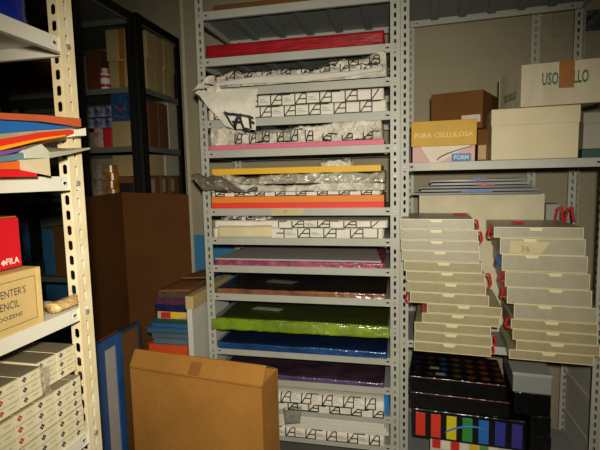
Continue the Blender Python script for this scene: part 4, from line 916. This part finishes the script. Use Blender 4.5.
# ---- lower boxes
def lowbox(name, label, x0, y0, x1, y1, v, d, m, zz0, z1=None, **k):
    return pxbox(RR, x0, y0, x1, y1, v, d, name, m, label, 'box', z0=zz0, z1=z1, bevel=.003, **k)
GLB = mat('glossy_black_wrap', '0C0B0C', .25, .4, 9, .5, 26, coat=1)
zb_ = TZ[3]+.001
t, g = lowbox('white_box', 'white box at the very bottom under the rainbow striped box', 430, 444, 520, 470, -.03, .3, mat('white_base_card', 'B9B29C', .6), zb_)
q = MB(RR)
for i, hx in enumerate(('C42A22', 'D8D0BC', 'C42A22', 'D8D0BC', 'D2B020', '5E8A3A', 'D8D0BC')):
    a = g[0]+.01+i*.045; q = MB(RR).box(a, a+.04, -.0312, -.0302, g[3]-.05, g[3]-.004); q.build('printed_stripe', fm('stripe_'+hx, hx), t)
zs0 = g[3]+.001; zs1 = RR.at(460, 413, -.03)[1]
t, g = lowbox('rainbow_striped_box', 'plastic wrapped black box with rainbow colour stripes at the bottom right', 413, 413, 526, 448, -.04, .3, GLB, zs0, z1=zs1)
cols = ['D23222', 'D63A22', 'D2C01C', '2E8A3A', '2A66B4', '31358E', '3A3284']; W_ = (g[1]-g[0])/7
for i, hx in enumerate(cols):
    a = g[0]+W_*i+W_*.18; q = MB(RR).box(a, a+W_*.62, -.0415, -.0403, g[2]+.012, g[3]-.018); q.build('colour_stripe', mat('stripe_gloss_'+hx, hx, .3, .1, 5, coat=.8), t)
q = MB(RR); pv = None
for i in range(13):
    s = i/12; p = (g[0]+W_*2.1+W_*2.6*s, g[2]+.02+(g[3]-g[2])*.5*math.sin(math.pi*(.12+.55*s)))
    if pv: q.cyl((pv[0], -.043, pv[1]), (p[0], -.043, p[1]), .006*(1-.5*abs(2*s-1)), 8)
    pv = p
q.build('blue_swoosh', mat('bright_blue_print', '1E6AC0', .4), t)
zz_ = g[3]+.001; zA = RR.at(455, 400, -.02)[1]; zB = RR.at(455, 379.5, -.02)[1]
hA = (zB-zz_)/2
DK = mat('dark_starry_print', '1A1512', .25, .5, 14, .35, 22, coat=1, hx2='070606')
t, g = lowbox('glossy_black_box', 'glossy black wrapped box lying on the rainbow striped box', 410, 400, 510, 413, -.03, .32, GLB, zz_, z1=zz_+hA-.001)
MB(RR).box(g[0]+.005, g[1]-.002, -.0315, -.0303, g[3]-.004, g[3]-.001).build('shiny_edge', mat('edge_red_brown', '7A4A38', .25, .3, coat=1), t)
t, g = lowbox('glossy_black_box', 'glossy black wrapped box with dim coloured print on top, under the left stack of cases', 409.5, 378, 506, 398, -.03, .32, GLB, zz_+hA, z1=zB)
MB(RR).box(g[0]+.004, g[1]-.002, -.0315, -.0303, g[3]-.004, g[3]-.001).build('shiny_edge', MC['edge_red_brown'], t)
q = MB(RR); hxs = ['1E1A2E', '3A2026', '20365E', '4A3E18', '5A3016', '62301A', '5A2618']
for i, hx in enumerate(hxs):
    for j in range(4):
        c = (g[0]+.035+i*.066, .0+.07*j+.02); w_ = .026
        q.add([(c[0]-w_, c[1], g[3]+.0006), (c[0], c[1]-w_, g[3]+.0006), (c[0]+w_, c[1], g[3]+.0006), (c[0], c[1]+w_, g[3]+.0006)], [(0, 1, 2, 3)], i)
q.build('top_print', [mat('dim_print_%d' % i, hx, .3, .2, coat=.9) for i, hx in enumerate(hxs)], t)
q = MB(RR)
for (px, py) in ((431, 359), (438, 369)):
    a = g[0]+.10+(px-431)*.004; b = .08-(py-359)*.007; q.add([(a, b, g[3]+.0012), (a+.045, b, g[3]+.0012), (a+.045, b+.03, g[3]+.0012), (a, b+.03, g[3]+.0012)], [(0, 1, 2, 3)])
q.build('sticker', mat('pale_sticker', '8E8478', .5), t)
# second column of low boxes
zk = zb_
KB = []
for i, (yt_, yb_) in enumerate(((436, 470), (416, 435), (394, 415))):
    t, g = lowbox('dark_wrapped_box', 'speckled dark plastic wrapped box, %s of three beside the rainbow striped box' % ['lowest', 'middle', 'topmost'][i], (530, 530, 514)[i], yt_, 551, yb_, -.0, .32, GLB, zk, z1=RR.at(535, yt_, 0)[1]); zk = g[3]+.001
u0g, u1g = RR.at(513, 380, -.0)[0], RR.at(552, 380, .0)[0]
zk2 = zk
t = thing('grey_plastic_box', 'pale grey plastic box with lid on the speckled dark boxes', 'box', wl(RR, (u0g+u1g)/2, .15, zk2))
zt_ = RR.at(535, 374, 0)[1]
MB(RR).box(u0g, u1g, 0, .3, zk2, zt_-.012).build('body', mat('grey_plastic_clear', '868A84', .35, .1, 6, coat=.3), t, bevel=.003)
MB(RR).box(u0g-.003, u1g+.003, -.003, .303, zt_-.012, zt_).build('lid', mat('grey_plastic_lid', 'A0A196', .35, .1, 6, coat=.3), t, bevel=.002)
MB(RR).box(u0g+.005, u1g-.0, .01, .3, zt_+.001, TZ[2]-.05).build('grey_plastic_box', MC['grey_plastic_clear'], label='x', cat='box') if False else None

# ---- right-hand side: long cartons seen end-on beyond the corner post
LG = mat('pale_grey_card', 'A29C84', .5, .15); RG = mat('light_grey_long_card', 'BAB5A4', .7, .08, 4)
def longbox(label, x0, x1, y0, y1, z0_, z1_, logo=False):
    t = thing('long_grey_carton', label, 'box', ((x0+x1)/2, (y0+y1)/2, z0_)); MB().box(x0, x1, y0, y1, z0_, z1_-.03).build('body', RG, t, bevel=.003)
    MB().box(x0-.004, x1+.004, y0-.004, y1+.004, z1_-.045, z1_).build('lid', RG, t, bevel=.003)
    if logo:
        s = Fr((x0, 0, 0), -math.pi/2); q = MB(); c = (y1-.09, (z0_+z1_)/2)
        for dy, dz in ((-.016, 0), (.016, 0), (0, .02), (0, -.02)):
            r_ = .013; q.add([(x0-.0015, c[0]+dy-r_, c[1]+dz), (x0-.0015, c[0]+dy, c[1]+dz+r_), (x0-.0015, c[0]+dy+r_, c[1]+dz), (x0-.0015, c[0]+dy, c[1]+dz-r_)], [(0, 1, 2, 3)])
        q.build('diamond_logo', INK, t)
longbox('long pale grey carton at floor level beyond the right corner post', .935, 1.28, 2.30, 2.84, .002, .20)
longbox('long pale grey carton second from the floor beyond the right corner post', .935, 1.28, 2.32, 2.84, .204, .42)
longbox('long pale grey carton with a black diamond mark beyond the right corner post', .94, 1.28, 2.36, 2.84, .424, .68, True)
longbox('pale grey carton topmost of the pile beyond the right corner post', .94, 1.28, 2.40, 2.84, .684, .88)
# dark speckled panel and screw plate on the back wall
MB().box(W.at(575, 20, 2.84)[0], 1.35, 2.84, 2.859, W.at(590, 30, 2.84)[1], W.at(590, 10, 2.84)[1]).build('wall_panel', mat('dark_speckled_panel', '15171A', .5, .5, 60, hx2='5A5E58'), label='dark speckled panel on the wall at the upper right', cat='panel', bevel=.002)
t = thing('wall_plate', 'small beige plate with screws on the wall between the rear posts', 'plate', (.78, 2.855, 2.2))
x0, x1 = W.at(552.5, 24, 2.85)[0], W.at(562, 24, 2.85)[0]; za, zb2 = W.at(557, 36, 2.85)[1], W.at(557, 12, 2.85)[1]
MB().box(x0, x1, 2.852, 2.8595, za, zb2).build('plate', mat('beige_plate', '8E8468', .7), t, bevel=.001)
for a in (x0+.01, x1-.01):
    for b in (za+.02, zb2-.02): MB().cyl((a, 2.852, b), (a, 2.848, b), .004, 8).build('screw', BOLT, t)
# separate upright behind the right rack
m = MB(); xq = W.at(531, 40, 2.81)[0]
m.slots((xq, 2.81, 0), (1, 0, 0), (0, 0, 1), .045, 2.6); m.slots((xq+.045, 2.81, 0), (0, 1, 0), (0, 0, 1), .035, 2.6); m.build('slotted_post', STEEL, label='single slotted steel upright standing free behind the lettered box', cat='post', solid=.0025, merge=True)
